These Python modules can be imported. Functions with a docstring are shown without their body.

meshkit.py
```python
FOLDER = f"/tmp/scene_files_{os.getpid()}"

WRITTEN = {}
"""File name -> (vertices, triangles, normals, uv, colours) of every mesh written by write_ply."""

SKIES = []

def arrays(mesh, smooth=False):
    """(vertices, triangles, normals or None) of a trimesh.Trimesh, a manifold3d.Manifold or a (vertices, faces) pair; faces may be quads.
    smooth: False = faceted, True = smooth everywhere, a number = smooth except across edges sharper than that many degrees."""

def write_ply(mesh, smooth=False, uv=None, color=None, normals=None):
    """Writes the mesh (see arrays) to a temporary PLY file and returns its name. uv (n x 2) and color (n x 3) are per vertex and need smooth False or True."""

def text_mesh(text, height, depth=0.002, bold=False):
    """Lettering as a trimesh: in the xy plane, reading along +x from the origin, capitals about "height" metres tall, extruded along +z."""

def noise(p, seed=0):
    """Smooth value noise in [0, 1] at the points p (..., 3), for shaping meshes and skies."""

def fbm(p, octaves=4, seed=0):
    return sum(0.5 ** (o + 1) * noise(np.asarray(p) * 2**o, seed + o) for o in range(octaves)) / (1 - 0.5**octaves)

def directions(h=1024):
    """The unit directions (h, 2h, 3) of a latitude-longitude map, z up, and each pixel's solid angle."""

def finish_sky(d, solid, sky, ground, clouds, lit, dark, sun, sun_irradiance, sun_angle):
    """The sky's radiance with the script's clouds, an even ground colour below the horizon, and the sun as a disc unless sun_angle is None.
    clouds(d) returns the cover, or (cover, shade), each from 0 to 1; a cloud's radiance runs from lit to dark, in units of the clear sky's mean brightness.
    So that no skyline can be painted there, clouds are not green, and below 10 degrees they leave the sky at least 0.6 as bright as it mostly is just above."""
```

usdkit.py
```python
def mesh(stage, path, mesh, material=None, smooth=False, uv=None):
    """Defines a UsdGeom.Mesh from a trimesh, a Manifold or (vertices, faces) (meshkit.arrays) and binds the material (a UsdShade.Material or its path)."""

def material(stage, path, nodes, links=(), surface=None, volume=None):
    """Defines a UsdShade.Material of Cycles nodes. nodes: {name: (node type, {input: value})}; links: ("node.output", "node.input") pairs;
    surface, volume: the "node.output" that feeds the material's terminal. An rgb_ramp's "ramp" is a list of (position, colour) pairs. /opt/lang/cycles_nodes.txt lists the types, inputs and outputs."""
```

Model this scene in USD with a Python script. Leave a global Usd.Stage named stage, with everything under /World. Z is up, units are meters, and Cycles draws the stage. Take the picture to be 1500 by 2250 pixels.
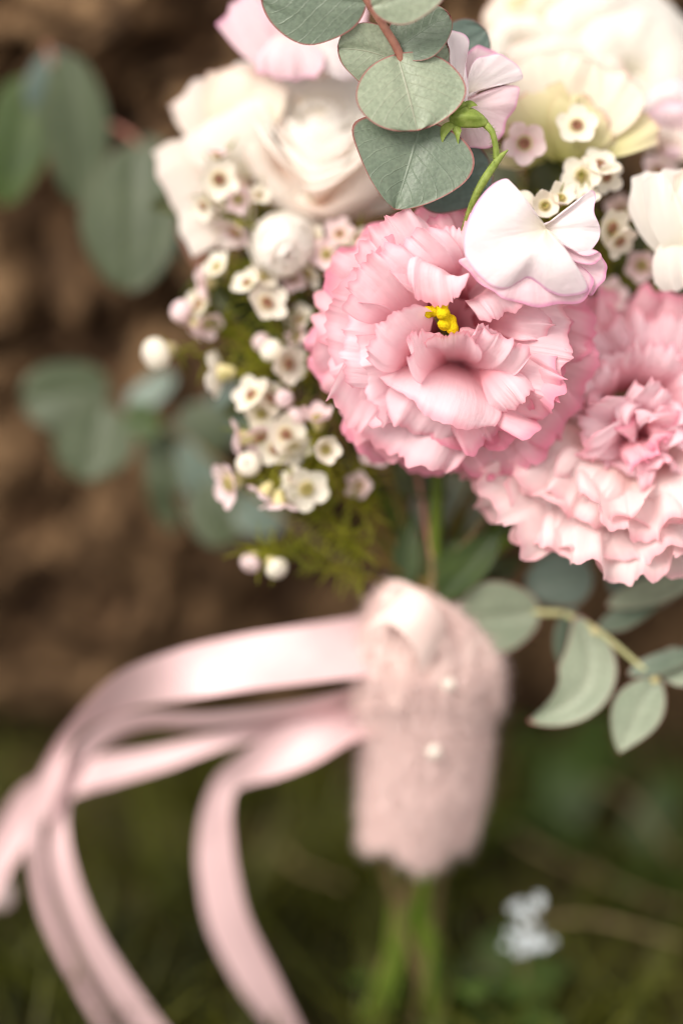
import math
import numpy as np
import trimesh
import meshkit
import usdkit
from pxr import Usd, UsdGeom, UsdLux, UsdShade, Gf, Sdf, Vt

stage = Usd.Stage.CreateInMemory()
UsdGeom.SetStageUpAxis(stage, "Z")
UsdGeom.SetStageMetersPerUnit(stage, 1.0)
UsdGeom.Xform.Define(stage, "/World")
UsdGeom.Scope.Define(stage, "/World/Looks")
rng = np.random.default_rng(7)

# ------------------------------------------------------------------ camera, sky, sun
PITCH = math.radians(28)          # the camera looks down at the bouquet
CAM = np.array([0, 0, 0.539])     # metres above the grass
D = 0.70                          # metres to the sharp flower
S = 0.19 / 1500                   # one unit of layout ("px") in metres, at the sharp flower
RIGHT = np.array([1.0, 0, 0])
UP = np.array([0, math.sin(PITCH), math.cos(PITCH)])
FWD = np.array([0, math.cos(PITCH), -math.sin(PITCH)])
EXPOSURE = 0.96

cam = UsdGeom.Camera.Define(stage, "/World/camera")
FOCAL = 85.0
aperture = 0.19 / D * FOCAL
cam.CreateFocalLengthAttr(FOCAL)
cam.CreateHorizontalApertureAttr(aperture)
cam.CreateVerticalApertureAttr(aperture * 1.5)
cam.CreateFStopAttr(1.65)
cam.CreateFocusDistanceAttr(D - 0.002)
cam.CreateClippingRangeAttr(Gf.Vec2f(0.05, 50))
cam.CreateExposureAttr(EXPOSURE)
m = Gf.Matrix4d(*RIGHT, 0, *UP, 0, *(-FWD), 0, *CAM, 1)
cam.AddTransformOp().Set(m)

SUN = np.array([-0.55, -0.42, 0.85])
SUN /= np.linalg.norm(SUN)
sun = UsdLux.DistantLight.Define(stage, "/World/sun")
sun.CreateIntensityAttr(0.52)
sun.CreateAngleAttr(34)
sun.CreateColorAttr(Gf.Vec3f(1.0, 0.94, 0.85))
sun.GetPrim().CreateAttribute("inputs:normalize", Sdf.ValueTypeNames.Bool).Set(True)
zax = SUN
xax = np.cross([0, 0, 1.0], zax); xax /= np.linalg.norm(xax)
yax = np.cross(zax, xax)
sun.AddTransformOp().Set(Gf.Matrix4d(*xax, 0, *yax, 0, *zax, 0, 0, 0, 5, 1))

usdkit.material(stage, "/World/Looks/sky_look", {
    "sky": ("sky_texture", {"sky_type": "single_scattering", "sun_disc": False, "sun_elevation": float(math.asin(SUN[2])), "sun_rotation": float(math.atan2(SUN[0], SUN[1])), "aerosol_density": 2.0}),
    "tc": ("texture_coordinate", {}),
    "cl": ("noise_texture", {"scale": 2.2, "detail": 5.0, "roughness": 0.55}),
    "cr": ("rgb_ramp", {"ramp": [(0.30, (0.45, 0.45, 0.45)), (0.60, (0.95, 0.95, 0.95))]}),
    "white": ("mix_color", {"blend_type": "mix", "b": (7.0, 6.6, 6.1)}),
    "bg": ("background_shader", {"strength": 0.104}),
}, [("tc.generated", "cl.vector"), ("cl.fac", "cr.fac"), ("cr.color", "white.fac"), ("sky.color", "white.a"), ("white.result", "bg.color")], surface="bg.background")
dome = UsdLux.DomeLight.Define(stage, "/World/sky")
dome.GetPrim().SetCustomDataByKey("kind", "structure")
UsdShade.MaterialBindingAPI.Apply(dome.GetPrim()).Bind(UsdShade.Material.Get(stage, "/World/Looks/sky_look"))


# ------------------------------------------------------------------ layout helpers
def kz(z):
    return (D - z * S) / D


def W(x, y, z):
    """The point seen at (x, y) of a 1500 x 2250 picture, z units of 0.127 mm nearer than the sharp flower."""
    d = D - z * S
    return CAM + RIGHT * ((x - 750) * S * d / D) + UP * ((1125 - y) * S * d / D) + FWD * d


BASIS = np.stack([RIGHT, -UP, -FWD]) * S      # layout units: x right, y down, z towards the viewer


def ground_at(x, y):
    r = W(x, y, 0) - CAM
    return CAM + r * (CAM[2] / -r[2])


def norm(v):
    v = np.asarray(v, float)
    return v / (np.linalg.norm(v, axis=-1, keepdims=True) + 1e-12)


def frame(axis, spin=0.0):
    """Rows: the flower's own x, y, z in layout axes, z along axis."""
    z = norm(axis)
    x = norm(np.array([1, 0, 0]) - z * z[0])
    y = np.cross(z, x)
    c, s = math.cos(math.radians(spin)), math.sin(math.radians(spin))
    return np.stack([c * x + s * y, -s * x + c * y, z])


used = {}


def numbered(parent, name):
    n = used.get((parent, name), 0)
    used[(parent, name)] = n + 1
    return f"{parent}/{name}" + (f"_{n:03d}" if n else "")


class Thing:
    def __init__(self, name, label, cat, base, group=None):
        self.path = numbered("/World", name)
        self.base = np.asarray(base, float)
        x = UsdGeom.Xform.Define(stage, self.path)
        x.AddTranslateOp().Set(Gf.Vec3d(*map(float, self.base)))
        p = x.GetPrim()
        p.SetCustomDataByKey("label", label)
        p.SetCustomDataByKey("category", cat)
        if group:
            p.SetCustomDataByKey("group", group)

    def part(self, name, mesh, mat, parent=None, smooth=True, kind=None, label=None):
        """mesh: (vertices, faces[, uv, rim]) in the world; returns the part's path."""
        path = put(numbered(parent or self.path, name), mesh, mat, smooth, self.base)
        p = stage.GetPrimAtPath(path)
        if kind:
            p.SetCustomDataByKey("kind", kind)
        if label:
            p.SetCustomDataByKey("label", label)
        return path


def put(path, mesh, mat, smooth=True, base=(0, 0, 0)):
    v, f = np.asarray(mesh[0], float) - base, np.asarray(mesh[1], int)
    uv = mesh[2] if len(mesh) > 2 else None
    mm = usdkit.mesh(stage, path, (v, f), MAT[mat], smooth=smooth, uv=uv)
    if len(mesh) > 3:
        UsdGeom.PrimvarsAPI(mm).CreatePrimvar("rim", Sdf.ValueTypeNames.FloatArray, "vertex").Set(Vt.FloatArray.FromNumpy(np.asarray(mesh[3], np.float32)))
    mm.CreateDoubleSidedAttr(True)
    return path


def structure(name, mesh, mat, smooth=True, kind="structure", label=None, cat=None):
    path = put("/World/" + name, mesh, mat, smooth)
    p = stage.GetPrimAtPath(path)
    p.SetCustomDataByKey("kind", kind)
    if label:
        p.SetCustomDataByKey("label", label); p.SetCustomDataByKey("category", cat)


def grid_faces(nu, nv):
    i, j = np.meshgrid(np.arange(nv - 1), np.arange(nu - 1), indexing="ij")
    a = (i * nu + j).ravel()
    q = np.stack([a, a + 1, a + nu + 1, a + nu], 1)
    return np.vstack([q[:, [0, 1, 2]], q[:, [0, 2, 3]]])


def spline(pts, n):
    """Catmull-Rom through the points."""
    p = np.asarray(pts, float)
    p = np.vstack([2 * p[0] - p[1], p, 2 * p[-1] - p[-2]])
    t = np.linspace(0, len(p) - 3 - 1e-9, n)
    i = t.astype(int); u = (t - i)[:, None]
    a, b, c, d = p[i], p[i + 1], p[i + 2], p[i + 3]
    return 0.5 * (2 * b + (c - a) * u + (2 * a - 5 * b + 4 * c - d) * u * u + (3 * b - a - 3 * c + d) * u ** 3)


def tube(pts, radii, sides=7, n=None, cap=True):
    p = np.asarray(pts, float)
    r = np.broadcast_to(np.asarray(radii, float), (len(p),)) if np.ndim(radii) == 0 or len(np.atleast_1d(radii)) == len(p) else np.interp(np.linspace(0, 1, len(p)), np.linspace(0, 1, len(radii)), radii)
    if n:
        q = spline(np.column_stack([p, r]), n)
        p, r = q[:, :3], np.maximum(q[:, 3], 1e-5)
    t = norm(np.gradient(p, axis=0))
    a = norm(np.cross(t, np.where(np.abs(t[:, 2:]) < 0.9, [0, 0, 1.0], [1.0, 0, 0])))
    for i in range(1, len(a)):
        a[i] = norm(a[i - 1] - t[i] * (a[i - 1] @ t[i]))
    b = np.cross(t, a)
    g = np.arange(sides) * 2 * np.pi / sides
    v = (p[:, None] + r[:, None, None] * (np.cos(g)[None, :, None] * a[:, None] + np.sin(g)[None, :, None] * b[:, None])).reshape(-1, 3)
    i, j = np.meshgrid(np.arange(len(p) - 1), np.arange(sides), indexing="ij")
    q = np.stack([i * sides + j, i * sides + (j + 1) % sides, (i + 1) * sides + (j + 1) % sides, (i + 1) * sides + j], -1).reshape(-1, 4)
    f = [q[:, [0, 1, 2]], q[:, [0, 2, 3]]]
    if cap:
        for ring, pt in ((0, p[0]), (len(p) - 1, p[-1])):
            c = len(v); v = np.vstack([v, pt])
            k = ring * sides + np.arange(sides); k2 = ring * sides + (np.arange(sides) + 1) % sides
            f.append(np.stack([np.full(sides, c), k2, k] if ring == 0 else [np.full(sides, c), k, k2], 1))
    return v, np.vstack(f)


def join(*ms):
    v, f, n = [], [], 0
    for a, b, *_ in ms:
        v.append(a); f.append(np.asarray(b) + n); n += len(a)
    return np.vstack(v), np.vstack(f)


def tri_mesh(m):
    return np.array(m.vertices), np.array(m.faces)


# ------------------------------------------------------------------ petals and leaves (layout units)
def fan(v):        # a petal narrow at its base and broad above
    return 0.16 + 0.84 * np.sin(np.pi / 2 * np.clip(v / 0.78, 0, 1)) ** 1.15


def disc(v):       # a round leaf
    return np.sqrt(np.clip(1 - (2 * v - 1) ** 2, 0, 1)) + 0.015


def egg(v):        # a round leaf, broadest below the middle, with a soft point
    return (np.sqrt(np.clip(1 - (2 * v ** 0.82 - 1) ** 2, 0, 1))) * (1 - 0.12 * v) + 0.015


def drop(v):       # broad near the stalk, drawn out to a point
    return np.sin(np.pi * np.clip(v, 0, 1) ** 0.66) ** 0.72 + 0.012


def lance(v):
    return np.sin(np.pi * np.clip(v, 0, 1) ** 0.85) ** 0.8 + 0.02


def sheet(B, C, T, width, side, prof=fan, ruf=0.0, freq=1.0, seed=0, cup=0.0, teeth=0.0, tipround=0.16, tp=2.4, roll=0.0, nu=40, nv=26, crease=0.0, even=False, twist=0.0, fine=0.0, lob=0.0, curl=0.0):
    """A petal or leaf along the curve B-C-T. Returns points in the axes of its input, faces, uv, rim."""
    r = np.random.default_rng(seed)
    B, C, T = (np.asarray(x, float) for x in (B, C, T))
    u = np.linspace(-1, 1, nu)
    t = np.linspace(0, 1, nv)
    v = (1 - np.cos(np.pi * t)) / 2 if even else t ** 0.9
    V, U = np.meshgrid(v, u, indexing="ij")
    L = np.linalg.norm(T - C) + np.linalg.norm(C - B)
    ph = r.uniform(0, 6.28, 12)
    tl = V * (1 - tipround * np.abs(U) ** tp)
    if teeth:
        teeth = teeth * r.uniform(0.3, 1.25)
        q = np.stack([U * 9 + seed, V * 0 + 3.3, V * 0], -1)
        tl = tl + teeth / L * V ** 5 * (meshkit.noise(q, seed) - 0.5) * 2 + 0.5 * teeth / L * V ** 8 * np.sin(38 * U + ph[9])
    if lob:
        tl = tl + lob / L * V ** 3 * np.sin(2.1 * np.pi * U + ph[10])
    X = tl[..., None]
    P = (1 - X) ** 2 * B + 2 * X * (1 - X) * C + X ** 2 * T
    dP = norm(2 * (1 - X) * (C - B) + 2 * X * (T - C) + 1e-9)
    sd = norm(side)
    if roll:
        a = math.radians(roll); ax = norm(T - B)
        sd = sd * math.cos(a) + np.cross(ax, sd) * math.sin(a) + ax * (ax @ sd) * (1 - math.cos(a))
    SD = norm(sd - dP * (dP @ sd)[..., None])
    N = np.cross(SD, dP)
    if twist:
        a = np.radians(twist) * V[..., None]
        SD, N = SD * np.cos(a) + N * np.sin(a), N * np.cos(a) - SD * np.sin(a)
    hw = width / 2 * prof(V)
    if even:
        hw = hw * (1 + 0.045 * np.sin(2 * np.pi * V + ph[0]) + 0.05 * U * np.sin(4 * V + ph[1]) + 0.02 * np.sin(9 * V + 2 * U + ph[2]))
    s = U * hw
    n = -cup * width * (U ** 2) * V ** 0.7 * np.minimum(1, prof(V) * 1.2)
    if crease:
        n = n + crease * width * (1 - np.exp(-(U * 5) ** 2)) * 0.12
    if ruf:
        e = V ** 2.3 * (0.55 + 0.45 * np.abs(U))
        w = sum(a * np.sin(np.pi * f * freq * U + ph[i] + k * V) for i, (a, f, k) in enumerate(((1, 1.1, 1.0), (0.75, 2.1, -1.3), (0.30, 3.9, 1.6), (0.10, 7.1, -2))))
        n = n + ruf * e * w
        s = s + 0.45 * ruf * e * np.sin(np.pi * 2.9 * freq * U + ph[5])
        tl2 = 0.35 * ruf * e * np.cos(np.pi * 3.7 * freq * U + ph[6])
    else:
        tl2 = 0
    if curl:
        n = n - curl * V ** 3.5 * (1 + 0.6 * np.sin(2.2 * U + ph[11]))
    if fine:
        n = n + fine * V ** 3 * (np.sin(31 * U + ph[7] + 3 * np.sin(5 * U)) * 0.6 + np.sin(52 * U + ph[8] + 2 * np.sin(7 * U)) * 0.5) * (0.55 + 0.45 * np.sin(3 * U + ph[4]))
    P = P + SD * s[..., None] + N * n[..., None] + dP * (tl2 if np.ndim(tl2) else np.zeros_like(n))[..., None]
    rim = np.maximum(V, np.abs(U) ** 3 * np.clip(V * 3, 0, 1)) if not even else np.maximum(np.abs(U), np.abs(2 * V - 1) ** 4)
    if even:
        rim = np.sqrt(np.clip((2 * V - 1) ** 2 + (np.abs(U) * np.sqrt(np.clip(1 - (2 * V - 1) ** 2, 0, 1))) ** 2, 0, 1))
    uv = np.stack([(U + 1) / 2 + seed % 7, V], -1).reshape(-1, 2)
    return P.reshape(-1, 3), grid_faces(nu, nv), uv, rim.ravel()


class Bloom(Thing):
    """A thing laid out round an anchor: local units (x right, y down, z to the viewer unless tilted by axis)."""

    def __init__(self, name, label, cat, x, y, z, axis=(0, 0, 1), group=None, spin=0, scale=1.0):
        self.anchor = W(x, y, z)
        self.ox, self.oy = x, y
        self.k = kz(z) * scale
        self.F = frame(axis, spin)
        super().__init__(name, label, cat, self.anchor, group)

    def world(self, p):
        return self.anchor + (np.asarray(p, float) @ self.F) @ BASIS * self.k

    def loc(self, mesh):
        f = np.asarray(mesh[1])[:, ::-1]
        return (self.world(mesh[0]), f, *mesh[2:])

    def petal(self, mat, az, r0, z0, r1, z1, width, cr=0.5, cz=None, name="petal", parent=None, daz=0, off=(0, 0, 0), **kw):
        a, a1 = math.radians(az), math.radians(az + daz)
        cz = (z0 + z1) / 2 if cz is None else cz
        rc = r0 + (r1 - r0) * cr
        am = (a + a1) / 2
        B = np.array([r0 * math.cos(a), r0 * math.sin(a), z0]) + off
        C = np.array([rc * math.cos(am), rc * math.sin(am), cz]) + off
        T = np.array([r1 * math.cos(a1), r1 * math.sin(a1), z1]) + off
        return self.part(name, self.loc(sheet(B, C, T, width, (-math.sin(am), math.cos(am), 0), **kw)), mat, parent)

    def free(self, mat, B, C, T, width, side, name="petal", parent=None, **kw):
        return self.part(name, self.loc(sheet(B, C, T, width, side, **kw)), mat, parent)

    def traced(self, mat, c, pts, z=0, name="petal", **kw):
        """Edge points as seen in the picture; z for all of them unless given."""
        o = np.array([self.ox, self.oy, 0.0])
        f = lambda p: np.array([p[0], p[1], p[2] if len(p) > 2 else z], float) - o
        return self.part(name, self.loc(outline(f(c), [f(p) for p in pts], **kw)), mat)

    def lathe(self, name, prof, mat, parent=None, sides=14):
        p = np.asarray(prof, float)
        g = np.arange(sides + 1) * 2 * np.pi / sides
        v = np.stack([p[:, None, 0] * np.cos(g), p[:, None, 0] * np.sin(g), np.broadcast_to(p[:, None, 1], (len(p), sides + 1))], -1).reshape(-1, 3)
        return self.part(name, self.loc((v, grid_faces(sides + 1, len(p)))), mat, parent)


def outline(c, pts, bow=20, ruf=0.0, freq=1.0, seed=0, nu=90, nv=26, teeth=0.0, dent=0.0):
    """A petal traced by its edge points (x, y, z) and spread out from c, where it is attached."""
    r = np.random.default_rng(seed); ph = r.uniform(0, 6.28, 8)
    e = spline(pts, nu); c = np.asarray(c, float)
    V, U = np.meshgrid(np.linspace(0, 1, nv) ** 0.85, np.linspace(0, 1, nu), indexing="ij")
    d = e - c
    P = c + d[None] * V[..., None]
    R = np.linalg.norm(d[:, :2], axis=1)[None]
    w = np.sin(2 * np.pi * 2.1 * freq * U + ph[0]) + 0.6 * np.sin(2 * np.pi * 4.3 * freq * U + ph[1] + V) + 0.25 * np.sin(2 * np.pi * 9.1 * freq * U + ph[2])
    P[..., 2] += bow * (1 - (2 * V - 1) ** 2) + ruf * V ** 1.8 * w
    P[..., 2] += dent * (meshkit.fbm(np.stack([P[..., 0] * 0.013, P[..., 1] * 0.013, P[..., 0] * 0 + seed], -1), 2, seed) - 0.5)
    k = 1 + (0.35 * ruf * V ** 3 * np.sin(2 * np.pi * 6.3 * freq * U + ph[3]) + teeth * V ** 6 * (np.sin(2 * np.pi * 31 * U + ph[4]) * 0.4 + meshkit.noise(np.stack([U * 24, V * 0, V * 0], -1), seed) - 0.5)) / np.maximum(R, 20)
    P[..., :2] = c[:2] + (P[..., :2] - c[:2]) * k[..., None]
    return P.reshape(-1, 3), grid_faces(nu, nv), np.stack([U * 0.999 + seed % 7, V], -1).reshape(-1, 2), V.ravel()


def cyl(az, half, prof, seed=0, ruf=0.0, freq=1.0, teeth=0.0, tipround=0.12, nu=34, nv=18, notch=0.0, narrow=0.35, slant=0.0):
    """A petal wrapped round the flower's axis: prof is a list of (radius, z) from base to rim."""
    r = np.random.default_rng(seed); ph = r.uniform(0, 6.28, 8)
    v = np.linspace(0, 1, nv); u = np.linspace(-1, 1, nu)
    V, U = np.meshgrid(v, u, indexing="ij")
    tl = np.clip(V * (1 - tipround * np.abs(U) ** 2.6 + notch * np.sin(2.6 * U + ph[0])), 0, 1.02)
    pr = spline([(a, b, 0) for a, b in prof], 60)
    R = np.interp(tl, np.linspace(0, 1, 60), pr[:, 0]); Z = np.interp(tl, np.linspace(0, 1, 60), pr[:, 1])
    A = math.radians(az) + math.radians(half) * U * (narrow + (1 - narrow) * np.sin(np.pi / 2 * np.clip(V / 0.7, 0, 1)))
    if ruf:
        e = V ** 2.2
        R = R + ruf * e * (np.sin(2.2 * freq * np.pi * U + ph[1]) + 0.5 * np.sin(4.1 * freq * np.pi * U + ph[2]))
        Z = Z + 0.6 * ruf * e * np.sin(1.7 * freq * np.pi * U + ph[3])
    R = R + slant * U * R
    P = np.stack([R * np.cos(A), R * np.sin(A), Z], -1)
    rim = np.maximum(V, np.abs(U) ** 4 * np.clip(V * 3, 0, 1))
    return P.reshape(-1, 3), grid_faces(nu, nv), np.stack([(U + 1) / 2 + seed % 7, V], -1).reshape(-1, 2), rim.ravel()


# ------------------------------------------------------------------ materials
MAT = {}


def petal_mat(name, stops, rim, rim_at=(0.9, 1.0), trans=0.35, streak=0.25, rough=0.55, tcol=None, bump=0.25):
    """stops: colour from the petal's base to its tip; rim: colour of its edge."""
    nodes = {
        "uv": ("attribute", {"attribute": "st"}),
        "sep": ("separate_xyz", {}),
        "rimv": ("attribute", {"attribute": "rim"}),
        "ramp": ("rgb_ramp", {"ramp": stops}),
        "mp": ("mapping", {"scale": (34.0, 2.2, 1.0)}),
        "st": ("noise_texture", {"scale": 1.0, "detail": 3.0, "roughness": 0.6}),
        "tc": ("geometry", {}),
        "nz": ("noise_texture", {"scale": 260.0, "detail": 3.0}),
        "nz2": ("noise_texture", {"scale": 60.0, "detail": 2.0}),
        "wob": ("math", {"math_type": "multiply_add", "value2": 0.10, "value3": -0.05}),
        "vv": ("math", {"math_type": "add"}),
        "rw": ("math", {"math_type": "multiply_add", "value2": 0.12, "value3": -0.06}),
        "rv": ("math", {"math_type": "add"}),
        "rimf": ("map_range", {"range_type": "smoothstep", "from_min": rim_at[0], "from_max": rim_at[1], "clamp": True}),
        "mixr": ("mix_color", {"blend_type": "mix", "b": rim}),
        "sf": ("map_range", {"from_min": 0.3, "from_max": 0.75, "to_min": 0.0, "to_max": streak, "clamp": True}),
        "deep": ("mix_color", {"blend_type": "multiply", "b": tuple(np.clip(np.array(rim) / max(rim), 0.25, 1))}),
        "bh": ("math", {"math_type": "add"}),
        "bump": ("bump", {"strength": bump, "distance": 0.0012}),
        "p": ("principled_bsdf", {"roughness": rough, "specular_ior_level": 0.12, "sheen_weight": 0.05, "sheen_roughness": 0.5}),
        "t": ("translucent_bsdf", {}),
        "mix": ("mix_closure", {"fac": trans}),
    }
    links = [("uv.vector", "sep.vector"), ("uv.vector", "mp.vector"), ("mp.vector", "st.vector"), ("tc.position", "nz.vector"), ("tc.position", "nz2.vector"),
             ("nz2.fac", "wob.value1"), ("wob.value", "vv.value1"), ("sep.y", "vv.value2"), ("vv.value", "ramp.fac"),
             ("nz2.fac", "rw.value1"), ("rw.value", "rv.value1"), ("rimv.fac", "rv.value2"), ("rv.value", "rimf.value"),
             ("rimf.result", "mixr.fac"), ("ramp.color", "mixr.a"), ("st.fac", "sf.value"), ("sf.result", "deep.fac"), ("mixr.result", "deep.a"),
             ("st.fac", "bh.value1"), ("nz.fac", "bh.value2"), ("bh.value", "bump.height"), ("bump.normal", "p.normal"), ("deep.result", "p.base_color"), ("deep.result", "t.color"),
             ("p.BSDF", "mix.closure1"), ("t.BSDF", "mix.closure2")]
    MAT[name] = usdkit.material(stage, "/World/Looks/" + name, nodes, links, surface="mix.closure")


def leaf_mat(name, col, col2, rim, vein, trans=0.12, rough=0.42, rim_at=(0.955, 0.992), vein_amt=0.19):
    nodes = {
        "uv": ("attribute", {"attribute": "st"}), "sep": ("separate_xyz", {}), "rimv": ("attribute", {"attribute": "rim"}),
        "fr": ("math", {"math_type": "fraction"}),
        "uc": ("math", {"math_type": "multiply_add", "value2": 2.0, "value3": -1.0}),
        "ua": ("math", {"math_type": "absolute"}),
        "mid": ("map_range", {"range_type": "smoothstep", "from_min": 0.0, "from_max": 0.03, "to_min": 1.0, "to_max": 0.0, "clamp": True}),
        "sl": ("math", {"math_type": "multiply_add", "value2": -0.42}),
        "geo": ("geometry", {}),
        "nz": ("noise_texture", {"scale": 90.0, "detail": 4.0, "roughness": 0.6}),
        "nf": ("noise_texture", {"scale": 900.0, "detail": 3.0}),
        "wb": ("math", {"math_type": "multiply_add", "value2": 0.12}),
        "per": ("math", {"math_type": "multiply", "value2": 7.0}),
        "pf": ("math", {"math_type": "pingpong", "value2": 0.5}),
        "side": ("map_range", {"range_type": "smoothstep", "from_min": 0.0, "from_max": 0.07, "to_min": 0.45, "to_max": 0.0, "clamp": True}),
        "vm": ("math", {"math_type": "maximum"}),
        "va": ("math", {"math_type": "multiply", "value2": vein_amt}),
        "cr": ("rgb_ramp", {"ramp": [(0.32, col), (0.68, col2)]}),
        "spk": ("map_range", {"from_min": 0.3, "from_max": 0.7, "to_min": 0.84, "to_max": 1.12, "clamp": True}),
        "cs": ("mix_color", {"blend_type": "multiply", "fac": 1.0}),
        "cv": ("mix_color", {"blend_type": "mix", "b": vein}),
        "rimf": ("map_range", {"range_type": "smoothstep", "from_min": rim_at[0], "from_max": rim_at[1], "clamp": True}),
        "crm": ("mix_color", {"blend_type": "mix", "b": rim}),
        "bs": ("math", {"math_type": "multiply_add", "value2": -1.6}),
        "bump": ("bump", {"strength": 0.3, "distance": 0.0006}),
        "p": ("principled_bsdf", {"roughness": rough, "specular_ior_level": 0.45}),
        "t": ("translucent_bsdf", {}), "mix": ("mix_closure", {"fac": trans}),
    }
    links = [("uv.vector", "sep.vector"), ("sep.x", "fr.value1"), ("fr.value", "uc.value1"), ("uc.value", "ua.value1"), ("ua.value", "mid.value"),
             ("ua.value", "sl.value1"), ("sep.y", "sl.value3"), ("geo.position", "nz.vector"), ("geo.position", "nf.vector"), ("nz.fac", "wb.value1"), ("sl.value", "wb.value3"),
             ("wb.value", "per.value1"), ("per.value", "pf.value1"), ("pf.value", "side.value"), ("mid.result", "vm.value1"), ("side.result", "vm.value2"), ("vm.value", "va.value1"),
             ("nz.fac", "cr.fac"), ("nf.fac", "spk.value"), ("cr.color", "cs.a"), ("spk.result", "cs.b"), ("cs.result", "cv.a"), ("va.value", "cv.fac"),
             ("rimv.fac", "rimf.value"), ("rimf.result", "crm.fac"), ("cv.result", "crm.a"), ("vm.value", "bs.value1"), ("nf.fac", "bs.value3"), ("bs.value", "bump.height"),
             ("bump.normal", "p.normal"), ("crm.result", "p.base_color"), ("crm.result", "t.color"), ("p.BSDF", "mix.closure1"), ("t.BSDF", "mix.closure2")]
    MAT[name] = usdkit.material(stage, "/World/Looks/" + name, nodes, links, surface="mix.closure")


def plain_mat(name, c1, c2, scale=120.0, rough=0.55, bump=0.2, dist=0.001, spec=0.3, sheen=0.0, trans=0.0, aniso=None):
    nodes = {
        "geo": ("geometry", {}), "n": ("noise_texture", {"scale": scale, "detail": 4.0, "roughness": 0.6}),
        "cr": ("rgb_ramp", {"ramp": [(0.3, c1), (0.7, c2)]}),
        "bump": ("bump", {"strength": bump, "distance": dist}),
        "p": ("principled_bsdf", {"roughness": rough, "specular_ior_level": spec, "sheen_weight": sheen, "sheen_roughness": 0.4}),
        "t": ("translucent_bsdf", {}), "mix": ("mix_closure", {"fac": trans}),
    }
    links = [("geo.position", "n.vector"), ("n.fac", "cr.fac"), ("n.fac", "bump.height"), ("bump.normal", "p.normal"), ("cr.color", "p.base_color"),
             ("cr.color", "t.color"), ("p.BSDF", "mix.closure1"), ("t.BSDF", "mix.closure2")]
    MAT[name] = usdkit.material(stage, "/World/Looks/" + name, nodes, links, surface="mix.closure")


petal_mat("pink_petal", [(0.0, (0.42, 0.07, 0.10)), (0.30, (0.85, 0.47, 0.53)), (0.65, (0.92, 0.70, 0.75)), (1.0, (0.92, 0.69, 0.75))], (0.86, 0.42, 0.50), (0.90, 1.03), 0.42, 0.08)
petal_mat("deep_pink_petal", [(0.0, (0.58, 0.16, 0.20)), (0.4, (0.86, 0.47, 0.53)), (0.75, (0.90, 0.58, 0.64)), (1.0, (0.89, 0.55, 0.62))], (0.80, 0.30, 0.42), (0.86, 1.02), 0.40, 0.14)
petal_mat("pale_pink_petal", [(0.0, (0.80, 0.46, 0.40)), (0.35, (0.91, 0.70, 0.65)), (0.7, (0.92, 0.79, 0.78)), (1.0, (0.92, 0.78, 0.78))], (0.82, 0.45, 0.50), (0.90, 1.03), 0.38, 0.2)
petal_mat("sweet_pea_petal", [(0.0, (0.80, 0.76, 0.62)), (0.4, (0.83, 0.775, 0.77)), (1.0, (0.83, 0.735, 0.765))], (0.74, 0.42, 0.60), (0.965, 1.01), 0.30, 0.10)
petal_mat("blush_pea_petal", [(0.0, (0.80, 0.72, 0.64)), (0.4, (0.82, 0.66, 0.69)), (1.0, (0.82, 0.61, 0.67))], (0.74, 0.34, 0.52), (0.935, 1.01), 0.32, 0.12)
petal_mat("white_petal", [(0.0, (0.80, 0.76, 0.55)), (0.4, (0.92, 0.885, 0.82)), (1.0, (0.93, 0.895, 0.85))], (0.92, 0.84, 0.80), (0.93, 1.02), 0.48, 0.04)
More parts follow.
